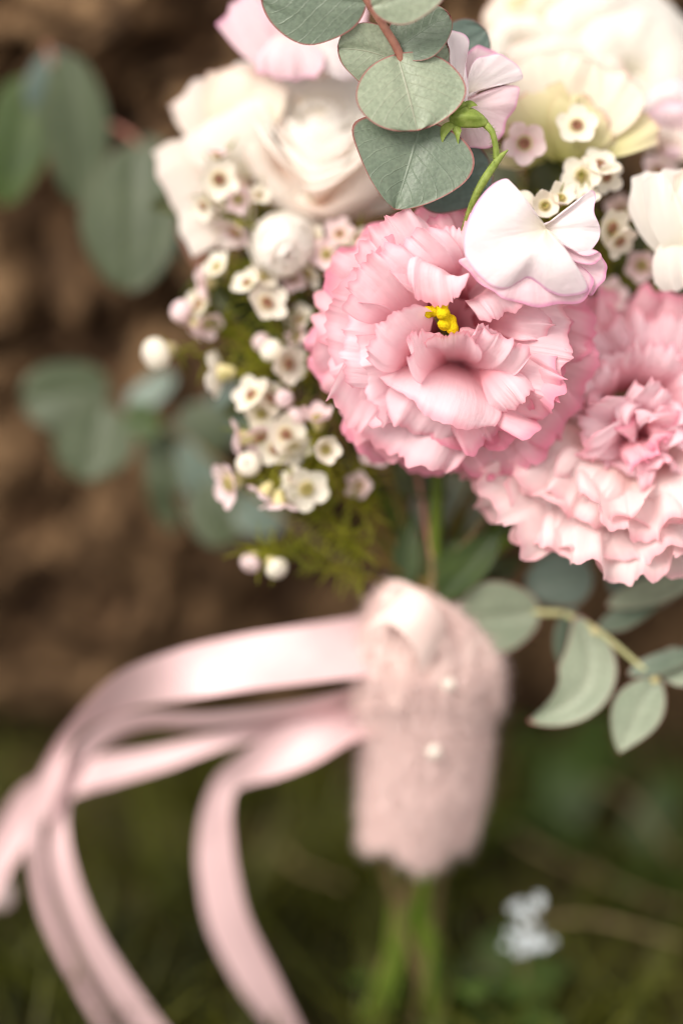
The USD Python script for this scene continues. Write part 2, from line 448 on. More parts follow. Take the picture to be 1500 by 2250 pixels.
petal_mat("blush_petal", [(0.0, (0.84, 0.60, 0.48)), (0.4, (0.88, 0.76, 0.68)), (1.0, (0.90, 0.82, 0.76))], (0.90, 0.76, 0.72), (0.90, 1.02), 0.45, 0.05)
petal_mat("cream_petal", [(0.0, (0.72, 0.66, 0.34)), (0.4, (0.85, 0.77, 0.62)), (1.0, (0.88, 0.80, 0.70))], (0.82, 0.58, 0.50), (0.92, 1.02), 0.35, 0.06)
petal_mat("green_cream_petal", [(0.0, (0.50, 0.50, 0.16)), (0.5, (0.70, 0.66, 0.36)), (1.0, (0.76, 0.68, 0.46))], (0.70, 0.40, 0.36), (0.93, 1.02), 0.35, 0.08)
petal_mat("wax_petal", [(0.0, (0.80, 0.70, 0.54)), (0.35, (0.88, 0.82, 0.70)), (1.0, (0.89, 0.84, 0.73))], (0.90, 0.80, 0.76), (0.85, 1.05), 0.3, 0.05)
petal_mat("wax_pink_petal", [(0.0, (0.70, 0.42, 0.42)), (0.4, (0.84, 0.66, 0.66)), (1.0, (0.87, 0.72, 0.73))], (0.82, 0.56, 0.62), (0.85, 1.05), 0.3, 0.05)
petal_mat("blossom_petal", [(0.0, (0.50, 0.55, 0.58)), (1.0, (0.66, 0.70, 0.72))], (0.66, 0.70, 0.72), (0.9, 1.0), 0.3, 0.0)
leaf_mat("eucalyptus_leaf", (0.115, 0.155, 0.108), (0.15, 0.19, 0.135), (0.25, 0.085, 0.075), (0.24, 0.29, 0.21))
leaf_mat("pale_eucalyptus_leaf", (0.235, 0.28, 0.195), (0.29, 0.33, 0.235), (0.30, 0.11, 0.10), (0.36, 0.28, 0.22), vein_amt=0.3)
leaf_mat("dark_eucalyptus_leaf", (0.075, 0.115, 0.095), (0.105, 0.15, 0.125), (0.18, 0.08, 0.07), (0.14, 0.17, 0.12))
leaf_mat("blue_eucalyptus_leaf", (0.12, 0.165, 0.13), (0.155, 0.205, 0.165), (0.24, 0.16, 0.11), (0.24, 0.28, 0.22))
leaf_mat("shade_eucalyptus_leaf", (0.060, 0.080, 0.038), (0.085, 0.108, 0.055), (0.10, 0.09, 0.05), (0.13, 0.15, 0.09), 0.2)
leaf_mat("green_leaf", (0.035, 0.065, 0.012), (0.065, 0.105, 0.018), (0.1, 0.15, 0.03), (0.12, 0.19, 0.05), 0.3)
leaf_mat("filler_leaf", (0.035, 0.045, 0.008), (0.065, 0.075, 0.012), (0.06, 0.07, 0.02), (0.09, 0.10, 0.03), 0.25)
plain_mat("red_twig", (0.26, 0.10, 0.075), (0.36, 0.17, 0.12), 300, 0.5)
plain_mat("pea_green", (0.17, 0.24, 0.035), (0.31, 0.38, 0.09), 420, 0.5, trans=0.15)
plain_mat("green_stem", (0.055, 0.09, 0.007), (0.11, 0.155, 0.014), 60, 0.5)
plain_mat("brown_stem", (0.085, 0.06, 0.022), (0.14, 0.10, 0.04), 60, 0.6)
plain_mat("pale_twig", (0.36, 0.36, 0.16), (0.48, 0.46, 0.24), 200, 0.5)
plain_mat("wax_twig", (0.10, 0.09, 0.012), (0.19, 0.11, 0.03), 80, 0.6)
plain_mat("needle_green", (0.17, 0.19, 0.010), (0.36, 0.34, 0.03), 60, 0.5, trans=0.25)
plain_mat("wax_cup", (0.50, 0.44, 0.18), (0.66, 0.56, 0.34), 200, 0.5)
plain_mat("wax_heart", (0.30, 0.09, 0.07), (0.48, 0.26, 0.17), 900, 0.45)
plain_mat("wax_heart_green", (0.42, 0.40, 0.10), (0.50, 0.34, 0.16), 900, 0.4)
plain_mat("pollen", (0.66, 0.46, 0.004), (0.80, 0.62, 0.012), 1600, 0.95, bump=0.8, spec=0.1)
plain_mat("wrap_fabric", (0.81, 0.60, 0.57), (0.88, 0.70, 0.67), 900, 0.9, bump=0.6, dist=0.002, sheen=0.4)
plain_mat("wrap_knot", (0.75, 0.54, 0.50), (0.84, 0.66, 0.61), 60, 0.6, sheen=0.3)
plain_mat("pearl", (0.78, 0.68, 0.60), (0.80, 0.72, 0.64), 30, 0.25, bump=0.0, spec=0.5)
plain_mat("straw", (0.20, 0.14, 0.07), (0.30, 0.22, 0.11), 60, 0.7)


def satin(name, col, col2):
    MAT[name] = usdkit.material(stage, "/World/Looks/" + name, {
        "uv": ("attribute", {"attribute": "st"}), "mp": ("mapping", {"scale": (3.0, 260.0, 1.0)}), "n": ("noise_texture", {"scale": 1.0, "detail": 2.0}),
        "cr": ("rgb_ramp", {"ramp": [(0.3, col), (0.7, col2)]}), "bump": ("bump", {"strength": 0.12, "distance": 0.0006}),
        "p": ("principled_bsdf", {"roughness": 0.60, "specular_ior_level": 0.45, "sheen_weight": 0.0, "sheen_roughness": 0.3, "metallic": 0.28}),
        "t": ("translucent_bsdf", {}), "mix": ("mix_closure", {"fac": 0.05}),
    }, [("uv.vector", "mp.vector"), ("mp.vector", "n.vector"), ("n.fac", "cr.fac"), ("n.fac", "bump.height"), ("bump.normal", "p.normal"), ("cr.color", "p.base_color"), ("cr.color", "t.color"),
        ("p.BSDF", "mix.closure1"), ("t.BSDF", "mix.closure2")], surface="mix.closure")


satin("satin", (0.68, 0.46, 0.47), (0.76, 0.54, 0.55))

MAT["bark"] = usdkit.material(stage, "/World/Looks/bark", {
    "rimv": ("attribute", {"attribute": "rim"}), "geo": ("geometry", {}),
    "n": ("noise_texture", {"scale": 70.0, "detail": 6.0, "roughness": 0.7}), "n2": ("noise_texture", {"scale": 120.0, "detail": 5.0, "roughness": 0.7}),
    "cr": ("rgb_ramp", {"ramp": [(0.36, (0.034, 0.018, 0.008)), (0.48, (0.100, 0.056, 0.027)), (0.64, (0.27, 0.165, 0.086))]}),
    "crk": ("rgb_ramp", {"ramp": [(0.05, (0.30, 0.24, 0.20)), (0.6, (1.0, 1.0, 1.0))]}),
    "mul": ("mix_color", {"blend_type": "multiply", "fac": 1.0}), "bump": ("bump", {"strength": 0.8, "distance": 0.004}),
    "p": ("principled_bsdf", {"roughness": 0.85, "specular_ior_level": 0.2}),
}, [("geo.position", "n.vector"), ("geo.position", "n2.vector"), ("n.fac", "cr.fac"), ("rimv.fac", "crk.fac"), ("cr.color", "mul.a"), ("crk.color", "mul.b"), ("n2.fac", "bump.height"),
    ("bump.normal", "p.normal"), ("mul.result", "p.base_color")], surface="p.BSDF")
MAT["soil"] = usdkit.material(stage, "/World/Looks/soil", {
    "geo": ("geometry", {}), "n": ("noise_texture", {"scale": 16.0, "detail": 6.0, "roughness": 0.65}), "n2": ("noise_texture", {"scale": 160.0, "detail": 5.0}),
    "cr": ("rgb_ramp", {"ramp": [(0.3, (0.022, 0.018, 0.006)), (0.5, (0.05, 0.038, 0.014)), (0.72, (0.11, 0.082, 0.044))]}), "bump": ("bump", {"strength": 0.9, "distance": 0.004}),
    "p": ("principled_bsdf", {"roughness": 0.95, "specular_ior_level": 0.1}),
}, [("geo.position", "n.vector"), ("geo.position", "n2.vector"), ("n.fac", "cr.fac"), ("n2.fac", "bump.height"), ("bump.normal", "p.normal"), ("cr.color", "p.base_color")], surface="p.BSDF")
MAT["grass_blade"] = usdkit.material(stage, "/World/Looks/grass_blade", {
    "geo": ("geometry", {}), "n": ("noise_texture", {"scale": 17.0, "detail": 4.0, "roughness": 0.6}), "add": ("math", {"math_type": "multiply_add", "value2": 0.45}), "sc": ("math", {"math_type": "multiply_add", "value2": 2.6, "value3": -1.05}),
    "cr": ("rgb_ramp", {"ramp": [(0.2, (0.016, 0.019, 0.002)), (0.5, (0.042, 0.043, 0.004)), (0.78, (0.085, 0.075, 0.010)), (0.95, (0.15, 0.115, 0.045))]}),
    "p": ("principled_bsdf", {"roughness": 0.6, "specular_ior_level": 0.2}), "t": ("translucent_bsdf", {}), "mix": ("mix_closure", {"fac": 0.25}),
}, [("geo.position", "n.vector"), ("n.fac", "sc.value1"), ("geo.random_per_island", "add.value1"), ("sc.value", "add.value3"), ("add.value", "cr.fac"), ("cr.color", "p.base_color"), ("cr.color", "t.color"),
    ("p.BSDF", "mix.closure1"), ("t.BSDF", "mix.closure2")], surface="mix.closure")

plain_mat("grass_light", (0.05, 0.06, 0.004), (0.10, 0.10, 0.010), 40, 0.5, trans=0.3)

# ------------------------------------------------------------------ ground and tree
BASE_Y = 0.835     # where the trunk meets the ground


def ground():
    n = 130
    x = np.sign(np.linspace(-1, 1, n)) * np.abs(np.linspace(-1, 1, n)) ** 2.2 * 4
    X, Y = np.meshgrid(x, x + 0.7)
    Z = 0.016 * (meshkit.fbm(np.stack([X * 14, Y * 14, X * 0], -1), 4, 3) - 0.5) - 0.004
    return np.stack([X, Y, Z], -1).reshape(-1, 3), grid_faces(n, n)


structure("ground", ground(), "soil")


def trunk():
    R = 0.42
    front = np.linspace(-0.75, 0.75, 330)
    rest = np.linspace(0.75, 2 * np.pi - 0.75, 60)[1:-1]
    a = np.concatenate([front, rest, [2 * np.pi - 0.75]])
    z = np.concatenate([np.linspace(-0.05, 0.62, 260), np.linspace(0.64, 1.5, 30)])
    Z, A = np.meshgrid(z, a, indexing="ij")
    front_y = np.interp(z, *zip(*[tuple(p) for p in spline([(-0.06, 0.84, 0), (0.0, 0.812, 0), (0.05, 0.788, 0), (0.10, 0.772, 0), (0.164, 0.766, 0), (0.25, 0.782, 0), (0.31, 0.795, 0), (0.6, 0.835, 0), (1.5, 0.86, 0)], 120)[:, :2]]))[:, None]
    # plates of bark between slanting furrows
    s = A * R
    wx = (s * 0.80 + Z * 0.60)          # along the furrow
    wy = (-s * 0.60 + Z * 0.80)         # across it
    warp = meshkit.fbm(np.stack([s * 16, Z * 16, Z * 0 + 1], -1), 3, 11) - 0.5
    f = wx * 0 + (s * 0.78 - Z * 0.50 + warp * 0.05) * 46
    g = meshkit.fbm(np.stack([f, (s * 0.5 + Z * 0.78) * 20, Z * 0], -1), 3, 21)
    ridge = np.clip(1 - np.abs(g - 0.46) * 6, 0, 1)          # 1 in a furrow
    big = meshkit.fbm(np.stack([s * 9, Z * 6, Z * 0 + 7], -1), 3, 31) - 0.5
    fine = meshkit.fbm(np.stack([s * 55, Z * 45, Z * 0], -1), 3, 41) - 0.5
    h = 0.020 * big - 0.016 * ridge * (0.45 + 1.3 * np.clip((Z - 0.10) / 0.12, 0, 1)) + 0.014 * fine
    rr = R + h
    X = np.sin(A) * rr
    Y = front_y + R - np.cos(A) * rr
    X = X + Z * 0.05
    v = np.stack([X, Y, Z], -1).reshape(-1, 3)
    return v, grid_faces(len(a), len(z)), np.zeros((len(v), 2)), (1 - ridge).ravel()


tree = Thing("tree", "broad tree trunk with rough furrowed brown bark behind the bouquet", "tree", (0, BASE_Y + 0.42, 0))
tree.part("trunk", trunk(), "bark")


def blades(points, hmin, hmax, wid, seed, lean=0.9):
    r = np.random.default_rng(seed)
    n = len(points)
    h = r.uniform(hmin, hmax, n); az = r.uniform(0, 6.28, n); l = r.uniform(0.2, lean, n); w = wid * r.uniform(0.6, 1.3, n)
    d = np.stack([np.cos(az), np.sin(az), 0 * az], 1); s = np.stack([-np.sin(az), np.cos(az), 0 * az], 1)
    vs = []
    for t, k in ((0, 1), (0.4, 0.9), (0.75, 0.6), (1, 0.06)):
        c = points + d * (l * h * t ** 1.8)[:, None] + np.array([0, 0, 1]) * (h * t * (1 - 0.25 * l * t))[:, None]
        vs += [c - s * (w * k)[:, None], c + s * (w * k)[:, None]]
    v = np.stack(vs, 1).reshape(-1, 3)
    q = np.array([[0, 1, 3], [0, 3, 2], [2, 3, 5], [2, 5, 4], [4, 5, 7], [4, 7, 6]])
    f = (q[None] + np.arange(n)[:, None, None] * 8).reshape(-1, 3)
    return v, f


gp = np.column_stack([rng.uniform(-0.45, 0.45, 26000), rng.uniform(0.25, BASE_Y + 0.01, 26000), np.full(26000, -0.012)])
keep = meshkit.fbm(np.column_stack([gp[:, 0] * 9, gp[:, 1] * 9, gp[:, 0] * 0]), 3, 8) + np.clip(-gp[:, 0] * 2.2, -0.25, 0.25) - np.clip((gp[:, 1] - 0.70) * 2.4, 0, 0.35) > 0.40
structure("grass", blades(gp[keep], 0.010, 0.045, 0.0011, 5), "grass_blade", kind="stuff", label="dark mossy green grass growing round the foot of the tree", cat="grass")

tuft = np.random.default_rng(31)
tp = []
for _ in range(70):
    cx, cy = tuft.uniform(-0.24, 0.16), tuft.uniform(0.55, 0.80)
    tp.append(np.column_stack([cx + tuft.normal(0, 0.008, 22), cy + tuft.normal(0, 0.008, 22), np.full(22, -0.008)]))
structure("grass_tufts", blades(np.vstack(tp), 0.02, 0.055, 0.0013, 6, 1.3), "grass_light", kind="stuff", label="brighter yellow green tufts of grass scattered under the ribbons", cat="grass")

# ------------------------------------------------------------------ where stems run
NECK = np.array([925, 1345, -450.0])
FOOT = np.array([905, 1860, -740.0])


def stem_path(start, mid=None, i=0, ex=None):
    """From a flower's back through the neck and the wrapped handle down to the grass."""
    r = np.random.default_rng(100 + i)
    a, b = r.uniform(0, 6.28), r.uniform(0.2, 1.0)
    ox, oz = 62 * b * math.cos(a), 62 * b * math.sin(a)
    pts = [start]
    if mid is not None:
        pts.append(W(*mid))
    pts += [W(NECK[0] + ox, NECK[1], NECK[2] + oz), W((NECK[0] + FOOT[0]) / 2 + ox, (NECK[1] + FOOT[1]) / 2, (NECK[2] + FOOT[2]) / 2 + oz), W(FOOT[0] + ox * 1.2, FOOT[1], FOOT[2] + oz)]
    e = ground_at((ex * 1.5 - 440) if ex is not None else FOOT[0] - 25 + ox * 1.6, 2300 - oz)
    pts.append(e + [0, 0, -0.004])
    return pts


nst = 0


def add_stem(t, start, mat, rad, mid=None, ex=None, name="stem"):
    global nst
    nst += 1
    pts = stem_path(start, mid, nst, ex)
    if mat != "green_stem" or nst % 5 == 0:
        pts = pts[:-1]          # cut short inside the wrap
    elif nst % 3 == 0:
        mat = "brown_stem"
    t.part(name, tube(pts, [rad * 0.7] + [rad * 0.9] * 4, 8, 40), mat)


exec_order = []

# ------------------------------------------------------------------ main pink flower
def main_flower():
    b = Bloom("lisianthus", "large ruffled pink flower in sharp focus with yellow stamens in its open centre", "flower", 985, 748, 0, axis=(-0.03, 0.10, 1))
    P, DP = "pink_petal", "deep_pink_petal"
    kw = dict(teeth=9, fine=2.0, nu=56)
    # outermost, bent back
    for i, (az, r1, z1, w, mt) in enumerate([(174, 318, -140, 170, DP), (146, 292, -140, 270, P), (112, 312, -160, 270, DP), (84, 296, -160, 230, DP), (52, 338, -130, 260, DP), (18, 336, -120, 270, DP), (-14, 322, -130, 220, DP),
                                              (206, 310, -130, 210, P), (231, 310, -150, 240, DP), (258, 300, -140, 230, DP), (284, 292, -150, 210, DP), (312, 290, -160, 230, DP)]):
        b.petal(mt, az, 18, -250, r1, z1, w * 1.15, cr=0.45, cz=-95, curl=(-10, 14, 0, -16, 8)[i % 5], ruf=26, freq=(1.0, 1.25, 0.8)[i % 3], seed=200 + i, cup=0.04, tipround=0.15, **kw)
    # second ring
    for i, (az, r1, z1, w, mt, rl) in enumerate([(122, 282, -70, 340, P, 4), (160, 268, -55, 260, P, -8), (196, 274, -40, 230, P, 8), (222, 258, -50, 190, P, -8), (250, 262, -55, 190, P, 10), (4, 270, -50, 250, DP, 8), (36, 272, -60, 250, DP, -8), (66, 248, -80, 220, DP, 10), (326, 235, -60, 210, P, 0)]):
        b.petal(mt, az, 16, -230, r1, z1, w * 1.05, cr=0.40, cz=-50, curl=(14, -12, 20, -4)[i % 4], ruf=17 if i in (1, 2, 3) else 27, freq=(1.2, 0.85, 1.05)[i % 3], seed=230 + i, cup=0.06, roll=rl, **kw)
    # inner petals, placed one by one round the open heart
    q = lambda x, y, z: (x - 985, y - 748, z)
    for i, (B, C, T, w, sd, rf, cp, mt, tr_) in enumerate([
        ((915, 770, -130), (840, 760, -10), (752, 752, -15), 185, (0.1, -1, 0), 14, 0.06, P, .16),
        ((915, 725, -120), (870, 640, 25), (800, 580, 5), 190, (0.8, -0.6, 0.1), 13, 0.06, P, .2),
        ((930, 800, -130), (850, 830, -5), (800, 845, -5), 200, (0.4, -1, 0), 14, 0.06, P, .16),
        ((950, 690, -130), (900, 570, 0), (834, 494, -30), 180, (0.9, -0.3, 0), 17, 0.05, P, .14),
        ((985, 660, -140), (950, 545, -10), (928, 478, -50), 130, (1, -0.1, 0), 15, 0.06, DP, .1),
        ((1000, 660, -130), (960, 590, 45), (893, 530, 5), 150, (0.7, -0.8, 0.3), 11, 0.10, P, .2),
        ((1010, 660, -130), (1010, 560, 30), (1005, 505, -10), 140, (1, 0.1, 0.1), 13, 0.10, P, .12),
        ((1030, 670, -140), (930, 510, 90), (970, 668, 34), 135, (0.9, 0.45, 0), 9, 0.10, P, .2),
        ((1030, 680, -130), (1070, 600, 50), (1110, 690, 22), 120, (-0.8, 0.5, 0.2), 10, 0.12, P, .1),
        ((1040, 710, -130), (1130, 660, 20), (1225, 690, -20), 150, (0.2, 1, 0.1), 14, 0.06, P, .15),
        ((1040, 760, -130), (1150, 740, 10), (1252, 762, -30), 200, (-0.1, 1, 0), 16, 0.06, P, .14),
        ((1040, 790, -120), (1120, 850, 0), (1215, 880, -35), 190, (-0.5, 1, 0), 17, 0.05, DP, .14),
        ((1030, 810, -120), (1060, 890, 0), (1100, 950, -50), 180, (1, -0.4, 0), 17, 0.05, DP, .14),
        ((990, 800, -130), (950, 870, 5), (900, 945, -35), 300, (1, 0.35, 0), 15, 0.05, P, .2),
        ((1000, 780, -200), (980, 840, 50), (948, 905, 20), 290, (1, 0.28, 0), 11, 0.12, P, .22),
        ((935, 770, -130), (890, 760, 30), (842, 705, 40), 175, (0.6, -0.9, 0.1), 10, 0.10, P, .18),
        ((1060, 800, -90), (1090, 830, 30), (1140, 892, 24), 105, (1, -0.75, 0.2), 9, 0.30, P, .1),
        ((1010, 806, -150), (1075, 800, 24), (1095, 735, 46), 150, (0.8, 0.5, 0.1), 13, 0.12, P, .12),
        ((1010, 808, -160), (1000, 775, -10), (1000, 722, 40), 120, (1, 0.15, 0.1), 9, 0.22, P, .12),
        ((985, 815, -120), (915, 800, 10), (925, 735, 44), 120, (0.35, -1, 0.2), 8, 0.25, P, .15),
        ((1045, 780, -100), (1060, 740, 10), (1072, 720, 20), 100, (1, 0.2, -0.2), 10, 0.18, P, .12)]):
        b.free(mt, q(*B), q(*C), q(*T), w, sd, ruf=rf * 1.35, freq=(1.0, 1.3, 0.8, 1.15)[i % 4], curl=(0, 16, -10, 8, -14)[i % 5], seed=260 + i, cup=cp, tipround=tr_, **kw)
    # stamens
    for dx, dy, dz, ax, ay, rr, ll in [(-37, -64, 12, -1.0, 0.25, 14, 34), (-14, -70, 26, 0.12, 1.0, 15, 50), (-8, -44, 20, -0.25, 1.0, 14, 40), (6, -36, 14, 0.15, 1.0, 13, 44)]:
        a = norm([ax, ay, 0.35])
        pts = [np.array([dx, dy, dz]) + a * t for t in np.linspace(-ll / 2, ll / 2, 7)]
        v, f = tube(pts, np.array([0.5, 0.95, 1.0, 0.92, 1.0, 0.98, 0.55]) * rr, 9, 18)
        v = v + (meshkit.noise(v * 0.11, 4)[:, None] - 0.5) * 5
        fl = tube([(dx, dy, dz - 6), (-12, -20, -120), (0, 0, -200)], [3, 2.5, 2.5], 6, 10)
        s = b.part("stamen", b.loc((v, f)), "pollen")
        b.part("filament", b.loc(fl), "pea_green", s)
    b.lathe("calyx", [(8, -300), (30, -275), (34, -235), (20, -200)], "pea_green")
    add_stem(b, b.world((0, 0, -290)), "green_stem", 0.0022, (960, 1090, -380), 810)


main_flower()


# ------------------------------------------------------------------ second ruffled flower, lower right
def second_flower():
    b = Bloom("lisianthus", "pale pink ruffled flower with frilled skirt of petals below and right of the sharp flower", "flower", 1385, 915, -185, axis=(0.05, -0.25, 1))
    P, L, DP = "pink_petal", "pale_pink_petal", "deep_pink_petal"
    kw = dict(teeth=10, fine=2.2, nu=50)
    for i, (az, r1, z1, w, mt) in enumerate([(163, 390, -60, 230, L), (143, 380, -20, 290, L), (120, 352, 0, 260, L), (97, 372, 20, 260, L), (74, 338, 0, 270, L), (50, 372, -20, 300, L), (22, 350, -60, 280, L)]):
        b.petal(mt, az, 20, -280, r1, z1, w * 1.2, cr=0.42, cz=-60 + z1 * 0.3, ruf=32, freq=(1.5, 1.1, 1.3)[i % 3], curl=(0, 20, -16)[i % 3], seed=300 + i, cup=0.02, **kw)
    for i, (az, r1, z1, w, mt) in enumerate([(152, 292, 0, 230, L), (122, 258, 30, 250, L), (92, 285, 40, 220, L), (62, 262, 30, 260, L), (28, 250, 0, 240, L)]):
        b.petal(mt, az, 16, -250, r1, z1, w * 1.1, cr=0.36, cz=-20 + z1 * 0.3, roll=(12, -10, 8, -14, 10)[i % 5], ruf=30, freq=(1.1, 1.4, 1.25)[i % 3], curl=(18, -18, 10)[i % 3], seed=330 + i, cup=0.05, **kw)
    # picture positions for the pink frills above the skirt and the folded heart
    F = b.F
    q = lambda x, y, z: np.array([x - 1385, y - 915, z], float) @ F.T
    far = [((1350, 830, -150), (1290, 740, -70), (1262, 690, -110), 170, (0.9, -0.5, 0)), ((1380, 830, -150), (1345, 720, -60), (1335, 650, -110), 190, (1, -0.2, 0)), ((1410, 830, -150), (1420, 720, -50), (1425, 640, -110), 190, (1, 0.1, 0)),
           ((1440, 830, -150), (1500, 740, -60), (1525, 660, -110), 210, (1, 0.5, 0)), ((1460, 870, -150), (1560, 830, -60), (1600, 780, -110), 200, (0.4, 1, 0)), ((1470, 910, -150), (1570, 930, -60), (1620, 940, -110), 210, (0, 1, 0)),
           ((1330, 870, -150), (1270, 840, -60), (1240, 810, -90), 150, (0.4, -1, 0))]
    mid = [((1360, 850, -110), (1320, 790, 0), (1290, 730, -40), 150, (0.9, -0.6, 0)), ((1390, 850, -110), (1370, 780, 10), (1365, 690, -40), 150, (1, -0.1, 0.2)), ((1420, 850, -110), (1450, 780, 10), (1455, 700, -40), 160, (1, 0.3, 0)),
           ((1440, 860, -110), (1510, 810, 10), (1540, 760, -40), 160, (0.7, 1, 0)), ((1340, 880, -110), (1290, 860, 10), (1262, 850, -30), 120, (0.2, -1, 0.2)), ((1380, 855, -90), (1350, 800, 40), (1345, 762, 10), 120, (1, -0.3, 0)),
           ((1420, 855, -90), (1430, 800, 40), (1435, 765, 10), 120, (1, 0.3, 0)), ((1450, 870, -90), (1500, 850, 40), (1525, 835, 10), 130, (0.2, 1, 0)), ((1350, 880, -80), (1310, 850, 40), (1300, 815, 20), 100, (0.8, -0.7, 0))]
    heart = [((1390, 950, -90), (1340, 940, 40), (1285, 935, 20), 130, (0.1, -1, 0.1)), ((1390, 955, -90), (1340, 980, 50), (1300, 1010, 25), 130, (0.6, -0.8, 0)), ((1395, 960, -90), (1380, 1000, 60), (1362, 1036, 30), 130, (1, 0.1, 0)),
             ((1405, 960, -90), (1430, 1000, 60), (1440, 1030, 30), 140, (1, -0.4, 0)), ((1410, 950, -90), (1460, 970, 50), (1492, 975, 20), 140, (0.1, 1, 0)), ((1410, 940, -90), (1460, 910, 50), (1482, 890, 25), 130, (0.7, 0.8, 0)),
             ((1400, 935, -90), (1420, 890, 50), (1425, 865, 30), 110, (1, 0.1, 0.2)), ((1390, 935, -90), (1350, 900, 50), (1335, 885, 30), 110, (0.8, -0.7, 0.1)), ((1395, 945, -60), (1370, 935, 60), (1358, 925, 50), 80, (0.4, -1, 0.3)),
             ((1405, 945, -60), (1420, 920, 70), (1418, 905, 55), 80, (1, 0.2, 0.4)), ((1405, 955, -60), (1430, 950, 70), (1440, 945, 55), 80, (0.2, 1, 0.4)), ((1400, 960, -60), (1395, 975, 70), (1392, 985, 55), 80, (1, -0.1, 0.4)), ((1400, 950, -60), (1400, 945, 60), (1402, 940, 62), 60, (0.7, 0.6, 0.4))]
    lip = [((1340, 980, -80), (1260, 1000, 60), (1180, 1062, 20), 190, (0.5, 1, 0)), ((1370, 990, -80), (1310, 1020, 80), (1275, 1075, 35), 170, (1, 0.6, 0)), ((1420, 1000, -80), (1440, 1060, 70), (1450, 1110, 30), 190, (1, -0.2, 0)), ((1470, 1000, -80), (1520, 1040, 60), (1550, 1080, 20), 190, (1, -0.7, 0)),
           ((1320, 1000, -70), (1240, 1080, 40), (1190, 1130, 10), 180, (0.8, 0.8, 0))]
    jr = np.random.default_rng(44)
    heart = [(np.array(B) + jr.normal(0, 8, 3), np.array(C) + jr.normal(0, 14, 3), np.array(T) + jr.normal(0, 16, 3), w, np.array(sd) + jr.normal(0, 0.35, 3)) for B, C, T, w, sd in heart]
    for grp, mt, rf, s0 in ((far, DP, 26, 400), (mid, P, 24, 420), (heart, P, 24, 440), (lip, L, 22, 460)):
        for i, (B, C, T, w, sd) in enumerate(grp):
            b.free("deep_pink_petal" if grp is heart and i > 9 else mt, q(*B), q(*C), q(*T), w * 1.1, np.array(sd, float) @ F.T, ruf=rf, freq=(1.2, 1.5, 1.0)[i % 3], curl=(10, -14, 18, -6)[i % 4], seed=s0 + i, cup=0.08 if grp is not heart else 0.14, **kw)
    b.lathe("calyx", [(8, -320), (30, -300), (34, -260), (20, -230)], "pea_green")
    add_stem(b, b.world((0, 0, -310)), "green_stem", 0.0022, (1120, 1180, -480), 905)


second_flower()


